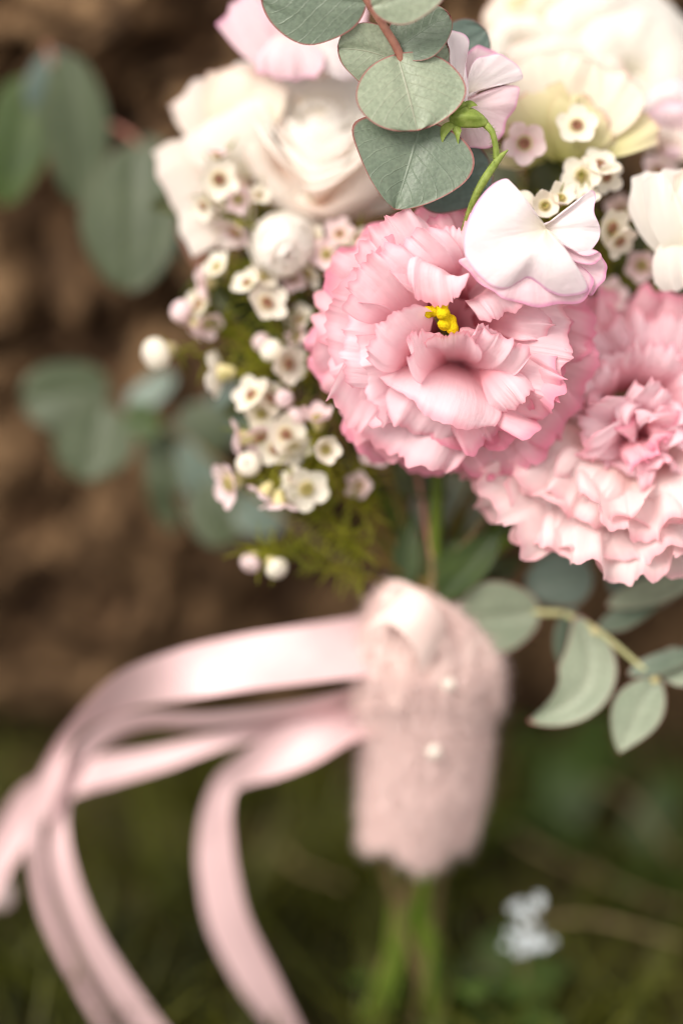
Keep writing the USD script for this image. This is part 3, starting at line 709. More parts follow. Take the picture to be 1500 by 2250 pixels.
# ------------------------------------------------------------------ sweet peas
def sweet_peas():
    kw = dict(nu=46, nv=34)
    # the white one lying on the pink flower; petal coordinates are picture positions relative to the anchor
    ax, ay = 1160, 560
    b = Bloom("sweet_pea", "white sweet pea with thin mauve edges lying on the sharp pink flower", "flower", ax, ay, 66)
    q = lambda x, y, z=0: (x - ax, y - ay, z)
    M = "sweet_pea_petal"
    b.traced(M, (1200, 500, -14), [(1172, 470, -2), (1148, 440, 2), (1130, 412, 0), (1112, 391, -8), (1076, 408, -6), (1042, 452, 0), (1022, 508, 2), (1020, 556, 0), (1044, 596, 2), (1080, 628, 4), (1112, 634, 3), (1138, 620, 0), (1158, 610, 0), (1180, 622, 2), (1206, 640, 3), (1244, 650, 1), (1292, 636, -8), (1270, 588, -6), (1234, 538, -4)], bow=34, ruf=1.6, seed=402, dent=12, nu=140, nv=44)
    b.traced(M, (1186, 500, -40), [(1192, 488, -34), (1222, 478, -20), (1262, 448, -14), (1300, 413, -30), (1312, 428, -34), (1308, 468, -22), (1323, 503, -26), (1312, 530, -14), (1290, 556, -6), (1250, 544, -4), (1212, 522, -12)], bow=16, ruf=4, seed=403, dent=12)
    b.traced("blush_pea_petal", (1196, 510, -45), [(1205, 515, -26), (1240, 540, -2), (1286, 562, 0), (1318, 552, -14), (1318, 570, -16), (1290, 580, -8), (1240, 566, -8)], bow=8, ruf=3, seed=407)
    b.traced("blush_pea_petal", (1205, 550, -55), [(1230, 535, -40), (1290, 540, -30), (1325, 556, -34), (1338, 590, -40), (1326, 618, -34), (1300, 646, -40), (1290, 628, -34), (1250, 600, -40)], bow=14, ruf=5, seed=405, dent=18)
    b.traced("blush_pea_petal", (1165, 535, -60), [(1060, 556, -20), (1010, 570, -14), (1036, 602, -8), (1078, 638, -4), (1112, 656, -8), (1168, 672, -4), (1230, 668, -8), (1286, 656, -16), (1304, 610, -26), (1260, 560, -40)], bow=24, ruf=6, seed=404, dent=16, nu=130, nv=36)
    b.lathe("calyx", [(4, -90), (16, -80), (20, -58), (10, -30)], "pea_green")
    add_stem(b, b.world((20, -10, -85)), "green_stem", 0.0012, (1110, 1050, -330), 960)
    # the upper one, seen from behind with its green calyx
    ax, ay = 1050, 210
    b = Bloom("sweet_pea", "pink edged sweet pea with green calyx, seen from behind beside the round eucalyptus leaf", "flower", ax, ay, -25)
    q = lambda x, y, z=0: (x - ax, y - ay, z)
    b.traced("blush_pea_petal", (1012, 250, -40), [(1008, 190, -40), (1022, 120, -40), (1050, 92, -46), (1088, 102, -50), (1104, 120, -44), (1080, 150, -34), (1040, 200, -30)], bow=10, ruf=3, seed=412, dent=16)
    b.traced(M, (1018, 208, -16), [(1026, 178, -8), (1036, 142, 0), (1062, 122, 2), (1104, 119, -6), (1136, 140, -16), (1150, 166, -24), (1120, 180, -8), (1070, 192, 4), (1030, 212, 0)], bow=14, ruf=4, seed=413, dent=18)
    b.traced("blush_pea_petal", (1014, 236, -24), [(1024, 212, -14), (1070, 196, -8), (1122, 182, -18), (1142, 192, -26), (1136, 226, -26), (1118, 256, -30), (1106, 288, -34), (1086, 314, -30), (1050, 322, -26), (1012, 318, -30), (1000, 280, -26)], bow=18, ruf=5, seed=414, dent=20)
    b.traced("cream_petal", (1018, 262, -14), [(1006, 238, -12), (960, 250, -8), (912, 272, -14), (888, 290, -20), (924, 301, -12), (956, 292, -10), (990, 286, -10)], bow=10, ruf=2, seed=415)
    b.traced(M, (1004, 254, 0), [(990, 238, 2), (984, 180, 14), (986, 120, 16), (981, 70, 0), (1002, 67, -6), (1030, 86, -2), (1022, 140, 22), (1028, 200, 12), (1022, 244, 4)], bow=10, ruf=2, seed=411, dent=10)
    b.free("green_cream_petal", q(960, 285, -20), q(935, 292, 0), q(905, 308, -20), 34, (0.3, 1, 0), ruf=2, seed=416, cup=0.1, nu=14, nv=12)
    # calyx: a ribbed bell with curling teeth, pedicel and peduncle
    bell = tube([np.array(q(1066, 276, 38)), np.array(q(1052, 272, 42)), np.array(q(1030, 266, 46)), np.array(q(1008, 262, 44)), np.array(q(992, 258, 38))], [8, 15, 21, 23, 19], 20, 24)
    bc = np.array(q(1030, 266, 44)); rel = bell[0] - bc
    ribs = 1 + 0.10 * np.cos(5 * np.arctan2(rel[:, 1], rel[:, 2]))
    bell = (bc + rel * np.stack([np.ones_like(ribs), ribs, ribs], 1), bell[1])
    cal = b.part("calyx", b.loc(bell), "pea_green")
    for B_, C_, T_, w_ in [((1000, 250), (990, 240), (1030, 236), 15), ((998, 262), (978, 258), (996, 246), 14), ((1004, 276), (960, 284), (968, 326), 15), ((1010, 280), (992, 288), (1004, 328), 14), ((1018, 252), (1020, 232), (1046, 240), 13)]:
        b.free("pea_green", q(*B_, 46), q(*C_, 62), q(*T_, 50), w_ * 1.5, (0.4, 1, 0.4), name="tooth", parent=cal, prof=lance, nu=8, nv=14, cup=0.25, tipround=0.0)
    b.part("pedicel", b.loc(tube([q(1062, 276, 38), q(1078, 296, 42), q(1086, 325, 36), q(1089, 352, 30)], [9, 7, 6.5, 8], 9, 24)), "pea_green")
    b.part("stem", b.loc(tube([q(1113, 334, 38), q(1094, 352, 34), q(1062, 398, 40), q(1040, 440, 36), q(1022, 490, 12), q(1014, 520, -20)], [1.5, 7, 9.5, 8, 6, 6], 9, 40)), "pea_green")
    hr = np.random.default_rng(5)
    hs = []
    path = spline([q(1094, 352, 34), q(1062, 398, 40), q(1040, 440, 36), q(1022, 490, 12)], 60)
    path = np.vstack([path, spline([q(1062, 276, 38), q(1078, 296, 42), q(1086, 325, 36), q(1089, 352, 30)], 40)])
    for p in path:
        for _ in range(3):
            d = norm(hr.normal(size=3))
            hs.append(tube([p + d * 6, p + d * 14], [0.55, 0.2], 3, cap=False))
    b.part("fine_hairs", b.loc(join(*hs)), "pea_green", kind="stuff")
    # a blurred one at the top left
    ax, ay = 640, 70
    b = Bloom("sweet_pea", "blurred pale pink sweet pea standing above the white ranunculus at the top", "flower", ax, ay, -290)
    q = lambda x, y, z=0: (x - ax, y - ay, z)
    Bp = "blush_pea_petal"
    b.free(Bp, q(690, 150, -20), q(600, 110, 40), q(530, -12, 0), 150, (0.8, -0.6, 0.2), ruf=10, seed=421, cup=0.1, tipround=0.12, **kw)
    b.free(Bp, q(700, 170, -30), q(700, 60, 40), q(680, -40, 0), 230, (1, 0.1, 0), ruf=12, seed=422, cup=0.06, **kw)
    b.free(Bp, q(640, 60, 0), q(640, 120, 60), q(640, 182, 40), 150, (1, 0.2, 0.1), ruf=10, seed=423, cup=0.1, **kw)
    b.free(M, q(660, 110, 0), q(740, 100, 50), q(800, 130, 10), 130, (-0.3, 1, 0), ruf=10, seed=424, cup=0.1, **kw)
    b.lathe("calyx", [(4, -110), (18, -100), (22, -70), (10, -40)], "pea_green")
    add_stem(b, b.world((20, 60, -100)), "green_stem", 0.0012, (820, 900, -480), 840)


sweet_peas()


# ------------------------------------------------------------------ round creamy flowers
def bowl(b, rings, zb, mat_fn, seed, ruf=5, teeth=0, name="petal"):
    """rings: (count, rim radius, rim z, bulge radius, bulge z, half angle, phase)."""
    k = 0
    for n, rr, rz, br, bz, half, ph in rings:
        for i in range(n):
            k += 1
            r = np.random.default_rng(seed + k)
            j = r.uniform(-1, 1, 4)
            prof = [(4, zb), (br * 0.72, zb + (bz - zb) * 0.35), (br * (1 + 0.04 * j[0]), bz), (rr * (1 + 0.06 * j[1]), rz + 6 * j[2])]
            b.part(name, b.loc(cyl(ph + i * 360 / n + 9 * j[3], half, prof, seed + k, ruf=ruf * (0.5 + rr / 200), freq=0.7, tipround=0.10, notch=0.02, slant=0.03)), mat_fn(rr, ph + i * 360 / n))


def cream_flowers():
    # white ranunculus, left of the eucalyptus
    b = Bloom("ranunculus", "many layered white ranunculus left of the round eucalyptus leaves", "flower", 700, 310, -270)
    A = dict(ruf=4, dent=14)
    b.traced("white_petal", (695, 240, -130), [(556, 280, -120), (560, 200, -110), (610, 150, -100), (700, 128, -100), (790, 150, -100), (848, 220, -110), (856, 320, -120), (780, 380, -120), (620, 370, -120)], bow=40, seed=701, **A)
    b.traced("blush_petal", (620, 350, -110), [(545, 210, -90), (528, 280, -90), (552, 376, -80), (612, 452, -70), (690, 492, -60), (720, 440, -60), (660, 310, -70), (590, 200, -80)], bow=30, seed=702, **A)
    b.traced("blush_petal", (730, 420, -100), [(640, 436, -70), (664, 478, -60), (722, 492, -52), (784, 470, -60), (850, 456, -66), (868, 420, -80), (790, 396, -70), (690, 396, -60)], bow=24, seed=703, ruf=7, dent=14)
    for k in range(8, -1, -1):
        jr = np.random.default_rng(710 + k); w = lambda: jr.normal(0, 5)
        z0 = 34 - 15 * k
        b.traced("blush_petal" if k in (0, 3) else "white_petal", (700 + w(), 448 - 9 * k, z0 - 46), [(556 + 12 * k + w(), 258 - 5 * k + w(), z0 - 50), (582 + 11 * k, 322 - 13 * k + w(), z0 - 16), (628 + 7 * k + w(), 378 - 20 * k + w(), z0 + 4), (690 + w(), 408 - 24 * k + w(), z0 + 10),
                 (760 - 3 * k + w(), 396 - 23 * k + w(), z0 + 4), (812 - 6 * k + w(), 350 - 18 * k + w(), z0 - 14), (846 - 8 * k, 288 - 12 * k, z0 - 50), (850 - 8 * k, 400 - 6 * k, z0 - 60), (790 - 5 * k, 462 - 6 * k, z0 - 60), (700, 480 - 6 * k, z0 - 56), (610 + 6 * k, 430 - 6 * k, z0 - 60)],
                 bow=34, ruf=3, seed=720 + k, dent=10)
    b.traced("cream_petal", (690, 215, -110), [(640, 220, -84), (655, 190, -78), (700, 176, -76), (748, 188, -80), (764, 220, -84), (720, 244, -70), (670, 244, -70)], bow=14, seed=730, ruf=3, dent=10)
    b.traced("white_petal", (690, 235, -100), [(650, 236, -66), (664, 214, -62), (700, 206, -60), (736, 214, -62), (748, 238, -66), (700, 262, -50)], bow=18, seed=731, ruf=3, dent=10)
    b.lathe("calyx", [(6, -180), (30, -165), (36, -140), (16, -110)], "pea_green")
    add_stem(b, b.world((0, 20, -175)), "green_stem", 0.002, (840, 820, -520), 800)
    # cream flower behind it on the left
    ax, ay = 480, 340
    b = Bloom("rose", "open cream flower with pointed petals at the far left of the white blooms", "flower", ax, ay, -370, axis=(-0.2, -0.1, 1))
    q = lambda x, y, z=0: (x - ax, y - ay, z)
    C = "cream_petal"
    b.free("blush_petal", q(560, 330, -80), q(500, 220, 10), q(470, 150, -20), 220, (1, -0.35, 0), ruf=9, seed=571, cup=0.1)
    b.free("blush_petal", q(560, 330, -90), q(450, 245, 0), q(362, 216, -30), 120, (0.3, -1, 0), ruf=6, seed=572, cup=0.08, prof=lance, tipround=0.0)
    b.free(C, q(560, 300, -100), q(440, 270, -40), q(400, 292, -60), 130, (0.2, 1, 0), ruf=6, seed=573)
    b.free("blush_petal", q(540, 390, -50), q(450, 410, 45), q(372, 446, 5), 265, (0.30, 1, 0.05), ruf=9, seed=574, cup=0.03, tipround=0.02)
    b.free("blush_petal", q(500, 360, -30), q(500, 460, 30), q(510, 552, 10), 120, (1, 0, 0.1), ruf=8, seed=576, cup=0.12)
    b.free(C, q(540, 340, -40), q(530, 250, 40), q(560, 160, 10), 190, (1, 0.2, 0), ruf=8, seed=577, cup=0.1)
    b.free("white_petal", q(560, 380, -40), q(520, 330, 40), q(490, 250, 10), 200, (1, -0.6, 0), ruf=8, seed=578, cup=0.12)
    b.lathe("calyx", [(6, -150), (28, -130), (34, -90), (16, -60)], "pea_green")
    add_stem(b, b.world((30, 20, -140)), "green_stem", 0.002, (760, 920, -600), 815)
    # round white bud above the waxflowers
    b = Bloom("ranunculus", "small round white bloom below the many layered white ranunculus", "flower", 625, 545, -260, axis=(0.1, 0.35, 1))
    bowl(b, [(3, 3, 70, 42, 34, 75, 0), (4, 30, 62, 62, 14, 64, 40), (4, 66, 20, 72, -14, 56, 10), (5, 80, -10, 74, -40, 46, 70)], -90, lambda r, a: "white_petal", 590, 3)
    b.lathe("calyx", [(5, -110), (18, -98), (24, -78), (12, -60)], "pea_green")
    add_stem(b, b.world((0, 0, -105)), "green_stem", 0.0016, (780, 1000, -500), 845)
    # soft blooms at the top right
    b = Bloom("rose", "big soft cream rose filling the top right corner", "flower", 1250, 90, -350)
    A = dict(ruf=7, dent=34)
    b.traced("white_petal", (1330, 110, -120), [(1180, 60, -60), (1230, -20, -60), (1330, -60, -70), (1440, -40, -80), (1530, 40, -90), (1560, 160, -90), (1500, 240, -70), (1380, 200, -40), (1270, 150, -30)], bow=60, seed=601, **A)
    b.traced("white_petal", (1380, 180, -90), [(1260, 100, -20), (1310, 40, -10), (1400, 12, -20), (1470, 40, -40), (1520, 110, -50), (1520, 200, -40), (1450, 262, -20), (1370, 250, 0), (1300, 190, 0)], bow=70, seed=602, **A)
    b.traced("cream_petal", (1170, 100, -110), [(1070, 100, -60), (1066, 20, -60), (1110, -40, -70), (1210, -60, -80), (1300, -30, -80), (1330, 40, -50), (1270, 110, -20), (1180, 150, -20)], bow=40, seed=603, **A)
    b.traced("white_petal", (1150, 110, -80), [(1080, 130, -40), (1078, 70, -20), (1110, 30, -10), (1190, 40, -20), (1240, 80, -10), (1220, 130, 0), (1150, 160, -10)], bow=40, seed=604, **A)
    b.traced("blush_petal", (1240, 200, -80), [(1090, 150, -40), (1130, 100, -10), (1210, 78, 0), (1300, 90, 0), (1360, 130, -10), (1380, 190, -20), (1320, 250, -10), (1210, 260, -10), (1120, 220, -30)], bow=50, seed=605, **A)
    b.traced("blush_petal", (1310, 215, -50), [(1270, 150, 10), (1320, 122, 20), (1366, 142, 10), (1384, 180, 0), (1366, 215, 10), (1320, 240, 20), (1280, 225, 20)], bow=40, seed=606, **A)
    b.traced("green_cream_petal", (1150, 40, -100), [(1100, 30, -60), (1120, -10, -50), (1170, -20, -50), (1210, 10, -50), (1190, 50, -40), (1140, 60, -40)], bow=30, seed=607, **A)
    b.lathe("calyx", [(8, -190), (34, -170), (40, -150), (18, -120)], "pea_green")
    add_stem(b, b.world((0, 20, -185)), "green_stem", 0.0024, (1060, 820, -620), 930)
    b = Bloom("rose", "blush pink bloom cut by the right edge of the picture, below the cream corner rose", "flower", 1490, 250, -310)
    b.traced("sweet_pea_petal", (1480, 270, -80), [(1400, 250, -40), (1430, 200, -20), (1490, 170, -20), (1560, 200, -30), (1580, 280, -40), (1530, 340, -40), (1460, 340, -40)], bow=40, seed=611, **A)
    b.traced("blush_pea_petal", (1470, 300, -60), [(1405, 300, -20), (1420, 250, 0), (1470, 225, 10), (1530, 240, 0), (1560, 300, -20), (1520, 350, -20), (1450, 350, -20)], bow=36, seed=612, **A)
    b.traced("blush_petal", (1450, 330, -50), [(1410, 330, -20), (1430, 290, 0), (1480, 280, 10), (1530, 300, 0), (1520, 350, 0), (1450, 365, -10)], bow=30, seed=613, **A)
    b.lathe("calyx", [(8, -150), (30, -130), (34, -110), (18, -80)], "pea_green")
    add_stem(b, b.world((0, 20, -145)), "green_stem", 0.0022, (1200, 900, -620), 950)
    # green-cream petals in the middle right
    ax, ay = 1230, 290
    b = Bloom("lisianthus", "half open greenish cream flower with rosy petal edges above the right waxflowers", "flower", ax, ay, -210)
    q = lambda x, y, z=0: (x - ax, y - ay, z)
    G = "green_cream_petal"
    b.free("cream_petal", q(1240, 330, -40), q(1220, 220, 20), q(1215, 110, -20), 210, (1, 0.1, 0), ruf=9, seed=681, cup=0.08)
    b.free("cream_petal", q(1260, 330, -40), q(1310, 230, 30), q(1350, 150, -10), 190, (1, 0.7, 0), ruf=10, seed=682, cup=0.12)
    b.free(G, q(1230, 345, -30), q(1180, 260, 20), q(1150, 205, 0), 160, (1, -0.35, 0), ruf=8, seed=683, cup=0.06, teeth=5)
    b.free(G, q(1240, 350, -20), q(1260, 280, 30), q(1310, 232, 5), 150, (1, 0.8, 0), ruf=9, seed=684, cup=0.06, teeth=5)
    b.free(G, q(1230, 330, -30), q(1310, 320, 10), q(1352, 300, -10), 90, (0.1, 1, 0.2), ruf=6, seed=685, cup=0.05)
    b.free(G, q(1260, 350, -40), q(1380, 300, 20), q(1440, 268, -5), 90, (0.4, 1, 0.3), ruf=10, seed=686, cup=0.15)
    b.free(G, q(1200, 340, -50), q(1130, 330, -10), q(1110, 290, -30), 110, (0.6, 1, 0), ruf=6, seed=687)
    b.free("filler_leaf", q(1250, 360, -60), q(1190, 390, -30), q(1160, 420, -60), 120, (0.8, 1, 0), name="sepal", prof=lance)
    b.lathe("calyx", [(6, -120), (26, -100), (30, -70), (16, -50)], "pea_green")
    add_stem(b, b.world((20, 60, -110)), "green_stem", 0.002, (1060, 980, -520), 890)
    # white bloom on the right edge
    ax, ay = 1490, 480
    b = Bloom("lisianthus", "white half open bloom with wavy petals on the right edge of the picture", "flower", ax, ay, -150)
    q = lambda x, y, z=0: (x - ax, y - ay, z)
    b.free("white_petal", q(1510, 600, -30), q(1440, 480, 40), q(1412, 378, 0), 110, (1, -0.3, 0.4), ruf=9, seed=691, cup=0.14, tipround=0.3)
    b.free("white_petal", q(1520, 610, -20), q(1490, 480, 60), q(1480, 372, 20), 150, (1, 0, 0.1), ruf=9, seed=692, cup=0.14)
    b.free("cream_petal", q(1530, 610, -30), q(1560, 470, 40), q(1560, 362, 0), 170, (1, 0.1, 0), ruf=9, seed=693, cup=0.14)
    b.free("white_petal", q(1500, 490, -20), q(1470, 570, 50), q(1490, 640, 20), 110, (1, 0.1, 0.1), ruf=9, seed=694, cup=0.1)
    b.free("white_petal", q(1540, 490, -20), q(1560, 570, 50), q(1570, 640, 10), 130, (1, 0.1, 0.1), ruf=9, seed=695, cup=0.1)
    b.lathe("calyx", [(6, -120), (26, -100), (30, -70), (16, -50)], "pea_green")
    add_stem(b, b.world((20, 60, -110)), "green_stem", 0.002, (1150, 1080, -520), 940)


cream_flowers()


# ------------------------------------------------------------------ eucalyptus
def leaf(b, mat, x0, y0, x1, y1, width, z0=0, z1=0, zc=None, prof=disc, side=None, ax=0, ay=0, cup=0.05, seed=0, bend=0.0, parent=None, label=None, crease=-0.25, ruf=None, **kw):
    ruf = width * 0.022 if ruf is None else ruf
    """A leaf from its stalk end to its tip, picture positions, edge-on amount through side's z."""
    B = np.array([x0 - ax, y0 - ay, z0]); T = np.array([x1 - ax, y1 - ay, z1])
    d = T - B
    sd = np.array([-d[1], d[0], 0.0]) / np.hypot(d[0], d[1])
    if side is not None:
        sd = norm(sd + np.array([0, 0, side]))
    C = (B + T) / 2 + np.array([-d[1], d[0], 0]) * bend + np.array([0, 0, (zc if zc is not None else 0.08 * np.linalg.norm(d))])
    s = sheet(B, C, T, width, sd, prof=prof, even=True, tipround=0.0, cup=cup, seed=seed, nu=26, nv=30, crease=crease, ruf=ruf, **kw)
    return b.part("leaf", b.loc(s), mat, parent, label=label)


def eucalyptus():
    ax, ay = 870, 130
    b = Bloom("eucalyptus_sprig", "sharp sprig of round grey green eucalyptus leaves with red stem at the top", "eucalyptus", ax, ay, 25)
    a = dict(ax=ax, ay=ay)
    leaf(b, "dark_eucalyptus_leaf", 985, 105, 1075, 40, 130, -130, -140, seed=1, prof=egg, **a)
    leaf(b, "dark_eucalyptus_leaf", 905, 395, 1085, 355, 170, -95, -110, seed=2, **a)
    leaf(b, "eucalyptus_leaf", 925, 262, 866, 460, 272, -12, 2, prof=drop, bend=-0.03, seed=3, cup=0.03, ruf=4, **a)
    leaf(b, "pale_eucalyptus_leaf", 862, 135, 985, 95, 120, -25, -40, seed=8, **a)
    leaf(b, "pale_eucalyptus_leaf", 866, 132, 742, 108, 128, -4, 5, seed=4, side=0.25, bend=0.12, **a)
    leaf(b, "eucalyptus_leaf", 860, 112, 985, 30, 128, -5, 0, seed=5, cup=0.08, side=0.3, **a)
    leaf(b, "pale_eucalyptus_leaf", 872, 122, 915, 292, 236, 10, 34, seed=6, bend=-0.02, cup=0.04, side=0.12, ruf=3, **a)
    leaf(b, "eucalyptus_leaf", 806, 12, 575, -2, 205, 40, 30, seed=7, cup=0.05, bend=0.04, side=0.3, **a)
    leaf(b, "pale_eucalyptus_leaf", 815, 30, 975, -18, 120, 80, 130, seed=9, side=-0.25, **a)
    st = [(770 - ax, -60 - ay, 60), (806 - ax, 8 - ay, 46), (842 - ax, 62 - ay, 30), (881 - ax, 134 - ay, 6), (884 - ax, 250 - ay, -30), (862 - ax, 292 - ay, -38), (900 - ax, 400 - ay, -120)]
    b.part("stem", b.loc(tube(st, [8, 9, 9, 9.5, 7, 6, 6], 10, 60)), "red_twig")
    add_stem(b, b.world(st[-1]), "red_twig", 0.001, (900, 900, -400), 870, name="lower_stem")
    # big blurred sprig on the left
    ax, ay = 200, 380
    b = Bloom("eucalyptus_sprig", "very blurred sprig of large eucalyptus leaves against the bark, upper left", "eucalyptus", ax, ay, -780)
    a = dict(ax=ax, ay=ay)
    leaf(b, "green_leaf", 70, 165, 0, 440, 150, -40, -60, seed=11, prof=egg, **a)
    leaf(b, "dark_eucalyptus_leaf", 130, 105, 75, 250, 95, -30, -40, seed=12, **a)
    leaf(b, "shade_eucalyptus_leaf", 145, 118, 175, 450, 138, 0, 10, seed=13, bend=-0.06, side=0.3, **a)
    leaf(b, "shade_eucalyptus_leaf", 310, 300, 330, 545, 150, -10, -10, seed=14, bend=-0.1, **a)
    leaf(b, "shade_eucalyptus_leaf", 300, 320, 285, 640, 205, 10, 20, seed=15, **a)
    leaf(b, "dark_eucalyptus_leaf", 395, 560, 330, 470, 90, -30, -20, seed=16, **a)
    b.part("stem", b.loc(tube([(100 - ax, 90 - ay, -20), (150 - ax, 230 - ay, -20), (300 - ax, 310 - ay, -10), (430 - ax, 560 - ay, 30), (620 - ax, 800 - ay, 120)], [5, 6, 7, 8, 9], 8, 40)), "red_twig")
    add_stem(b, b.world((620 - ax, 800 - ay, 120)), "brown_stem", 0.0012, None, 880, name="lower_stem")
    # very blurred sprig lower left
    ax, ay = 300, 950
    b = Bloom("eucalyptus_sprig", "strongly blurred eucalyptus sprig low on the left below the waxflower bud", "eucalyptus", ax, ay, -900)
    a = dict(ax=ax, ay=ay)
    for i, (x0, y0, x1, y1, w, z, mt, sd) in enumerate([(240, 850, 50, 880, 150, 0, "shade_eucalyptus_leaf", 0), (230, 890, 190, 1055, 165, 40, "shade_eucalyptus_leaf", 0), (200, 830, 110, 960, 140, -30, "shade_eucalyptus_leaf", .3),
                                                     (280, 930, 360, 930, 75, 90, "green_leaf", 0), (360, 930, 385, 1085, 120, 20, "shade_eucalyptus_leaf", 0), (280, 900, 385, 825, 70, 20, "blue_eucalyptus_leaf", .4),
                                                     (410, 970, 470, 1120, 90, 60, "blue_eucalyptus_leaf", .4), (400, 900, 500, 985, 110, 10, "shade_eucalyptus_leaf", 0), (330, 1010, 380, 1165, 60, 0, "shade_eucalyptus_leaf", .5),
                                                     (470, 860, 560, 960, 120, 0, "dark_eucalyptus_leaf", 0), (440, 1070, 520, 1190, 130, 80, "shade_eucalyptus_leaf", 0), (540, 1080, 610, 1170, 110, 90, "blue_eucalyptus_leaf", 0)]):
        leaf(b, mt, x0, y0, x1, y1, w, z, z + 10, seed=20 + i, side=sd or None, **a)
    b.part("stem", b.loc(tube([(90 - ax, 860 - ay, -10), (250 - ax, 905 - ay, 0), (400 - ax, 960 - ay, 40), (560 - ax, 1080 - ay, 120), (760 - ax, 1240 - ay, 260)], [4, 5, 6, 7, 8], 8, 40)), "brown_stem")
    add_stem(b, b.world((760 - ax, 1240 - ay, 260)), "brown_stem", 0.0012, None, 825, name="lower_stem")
    # sprig right of the handle
    ax, ay = 1250, 1380
    b = Bloom("eucalyptus_sprig", "drooping eucalyptus sprig with curled leaves right of the pink handle", "eucalyptus", ax, ay, -385)
    a = dict(ax=ax, ay=ay)
    leaf(b, "blue_eucalyptus_leaf", 1310, 1265, 1160, 1290, 120, -80, -90, seed=41, **a)
    leaf(b, "blue_eucalyptus_leaf", 1500, 1290, 1340, 1270, 120, -90, -80, seed=42, **a)
    leaf(b, "pale_eucalyptus_leaf", 1188, 1345, 998, 1370, 162, -30, -50, seed=43, side=0.3, **a)
    leaf(b, "eucalyptus_leaf", 1310, 1385, 1470, 1310, 60, 0, -10, seed=44, side=0.6, prof=lance, **a)
    leaf(b, "pale_eucalyptus_leaf", 1330, 1330, 1540, 1270, 70, 10, 0, seed=45, side=0.6, prof=lance, **a)
    leaf(b, "pale_eucalyptus_leaf", 1262, 1352, 1156, 1580, 122, 20, 50, seed=46, bend=-0.62, prof=lance, cup=0.1, **a)
    leaf(b, "eucalyptus_leaf", 1260, 1335, 1235, 1470, 80, -10, 0, seed=49, bend=0.05, side=0.5, prof=lance, **a)
    leaf(b, "pale_eucalyptus_leaf", 1440, 1485, 1352, 1648, 105, 60, 70, seed=47, prof=lance, cup=0.06, bend=0.1, **a)
    leaf(b, "pale_eucalyptus_leaf", 1440, 1480, 1530, 1440, 90, 50, 40, seed=50, prof=lance, side=0.4, **a)
    leaf(b, "eucalyptus_leaf", 1372, 1478, 1530, 1425, 52, 60, 60, seed=48, prof=lance, side=0.5, **a)
    tw = tube([(930 - ax, 1290 - ay, -120), (1060 - ax, 1310 - ay, -90), (1180 - ax, 1345 - ay, -30), (1240 - ax, 1350 - ay, 0), (1310 - ax, 1385 - ay, 30), (1405 - ax, 1465 - ay, 60), (1440 - ax, 1490 - ay, 62)], [6, 6, 7, 7, 6, 5.5, 4], 9, 60)
    b.part("stem", b.loc(tw), "pale_twig")
    b.part("node", b.loc(tri_scale(trimesh.creation.icosphere(2, 10), (1305 - ax, 1385 - ay, 30))), "wax_cup")
    b.part("node", b.loc(tri_scale(trimesh.creation.icosphere(2, 9), (1430 - ax, 1490 - ay, 66))), "wax_cup")
    add_stem(b, b.world((930 - ax, 1290 - ay, -120)), "brown_stem", 0.0014, None, 920, name="lower_stem")
    # leaves under the flowers above the handle
    ax, ay = 1020, 1180
    b = Bloom("eucalyptus_sprig", "dull grey green eucalyptus leaves hanging between the pink flowers and the handle", "eucalyptus", ax, ay, -500)
    a = dict(ax=ax, ay=ay)
    leaf(b, "pale_eucalyptus_leaf", 960, 1040, 1010, 1205, 160, 0, -20, seed=51, **a)
    leaf(b, "blue_eucalyptus_leaf", 1090, 1090, 1050, 1200, 100, -40, -30, seed=52, **a)
    leaf(b, "pale_eucalyptus_leaf", 1560, 1190, 1380, 1240, 130, -60, -60, seed=53, **a)
    leaf(b, "blue_eucalyptus_leaf", 1290, 1170, 1190, 1260, 120, -60, -90, seed=54, **a)
    add_stem(b, b.world((960 - ax, 1030 - ay, 0)), "brown_stem", 0.0012, (950, 1200, -420), 850)
    ax, ay = 1000, 1250
    b = Bloom("leafy_stem", "bright green blade shaped leaves just above the knotted handle", "leaves", ax, ay, -400)
    a = dict(ax=ax, ay=ay)
    leaf(b, "green_leaf", 955, 1320, 1095, 1165, 85, 0, 30, prof=lance, seed=61, **a)
    leaf(b, "green_leaf", 950, 1330, 1010, 1180, 60, -10, 0, prof=lance, seed=62, **a)
    leaf(b, "filler_leaf", 940, 1330, 960, 1130, 80, -40, -40, prof=lance, seed=63, **a)
    leaf(b, "filler_leaf", 960, 1330, 1150, 1230, 90, -60, -60, prof=lance, seed=64, **a)
    leaf(b, "green_leaf", 880, 1320, 905, 1130, 60, -30, -40, prof=lance, seed=65, **a)
    add_stem(b, b.world((955 - ax, 1320 - ay, 0)), "green_stem", 0.002, None, 835)
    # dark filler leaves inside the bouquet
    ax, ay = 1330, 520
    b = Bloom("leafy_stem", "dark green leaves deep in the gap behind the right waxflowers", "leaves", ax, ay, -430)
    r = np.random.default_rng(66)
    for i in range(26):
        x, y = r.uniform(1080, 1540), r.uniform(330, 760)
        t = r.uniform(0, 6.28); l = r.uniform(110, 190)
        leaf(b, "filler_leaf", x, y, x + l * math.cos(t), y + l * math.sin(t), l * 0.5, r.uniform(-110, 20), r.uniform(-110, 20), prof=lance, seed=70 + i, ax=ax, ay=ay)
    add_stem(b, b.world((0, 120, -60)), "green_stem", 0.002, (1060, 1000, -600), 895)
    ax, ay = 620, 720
    b = Bloom("leafy_stem", "dark green leaves hidden behind the left waxflowers", "leaves", ax, ay, -420)
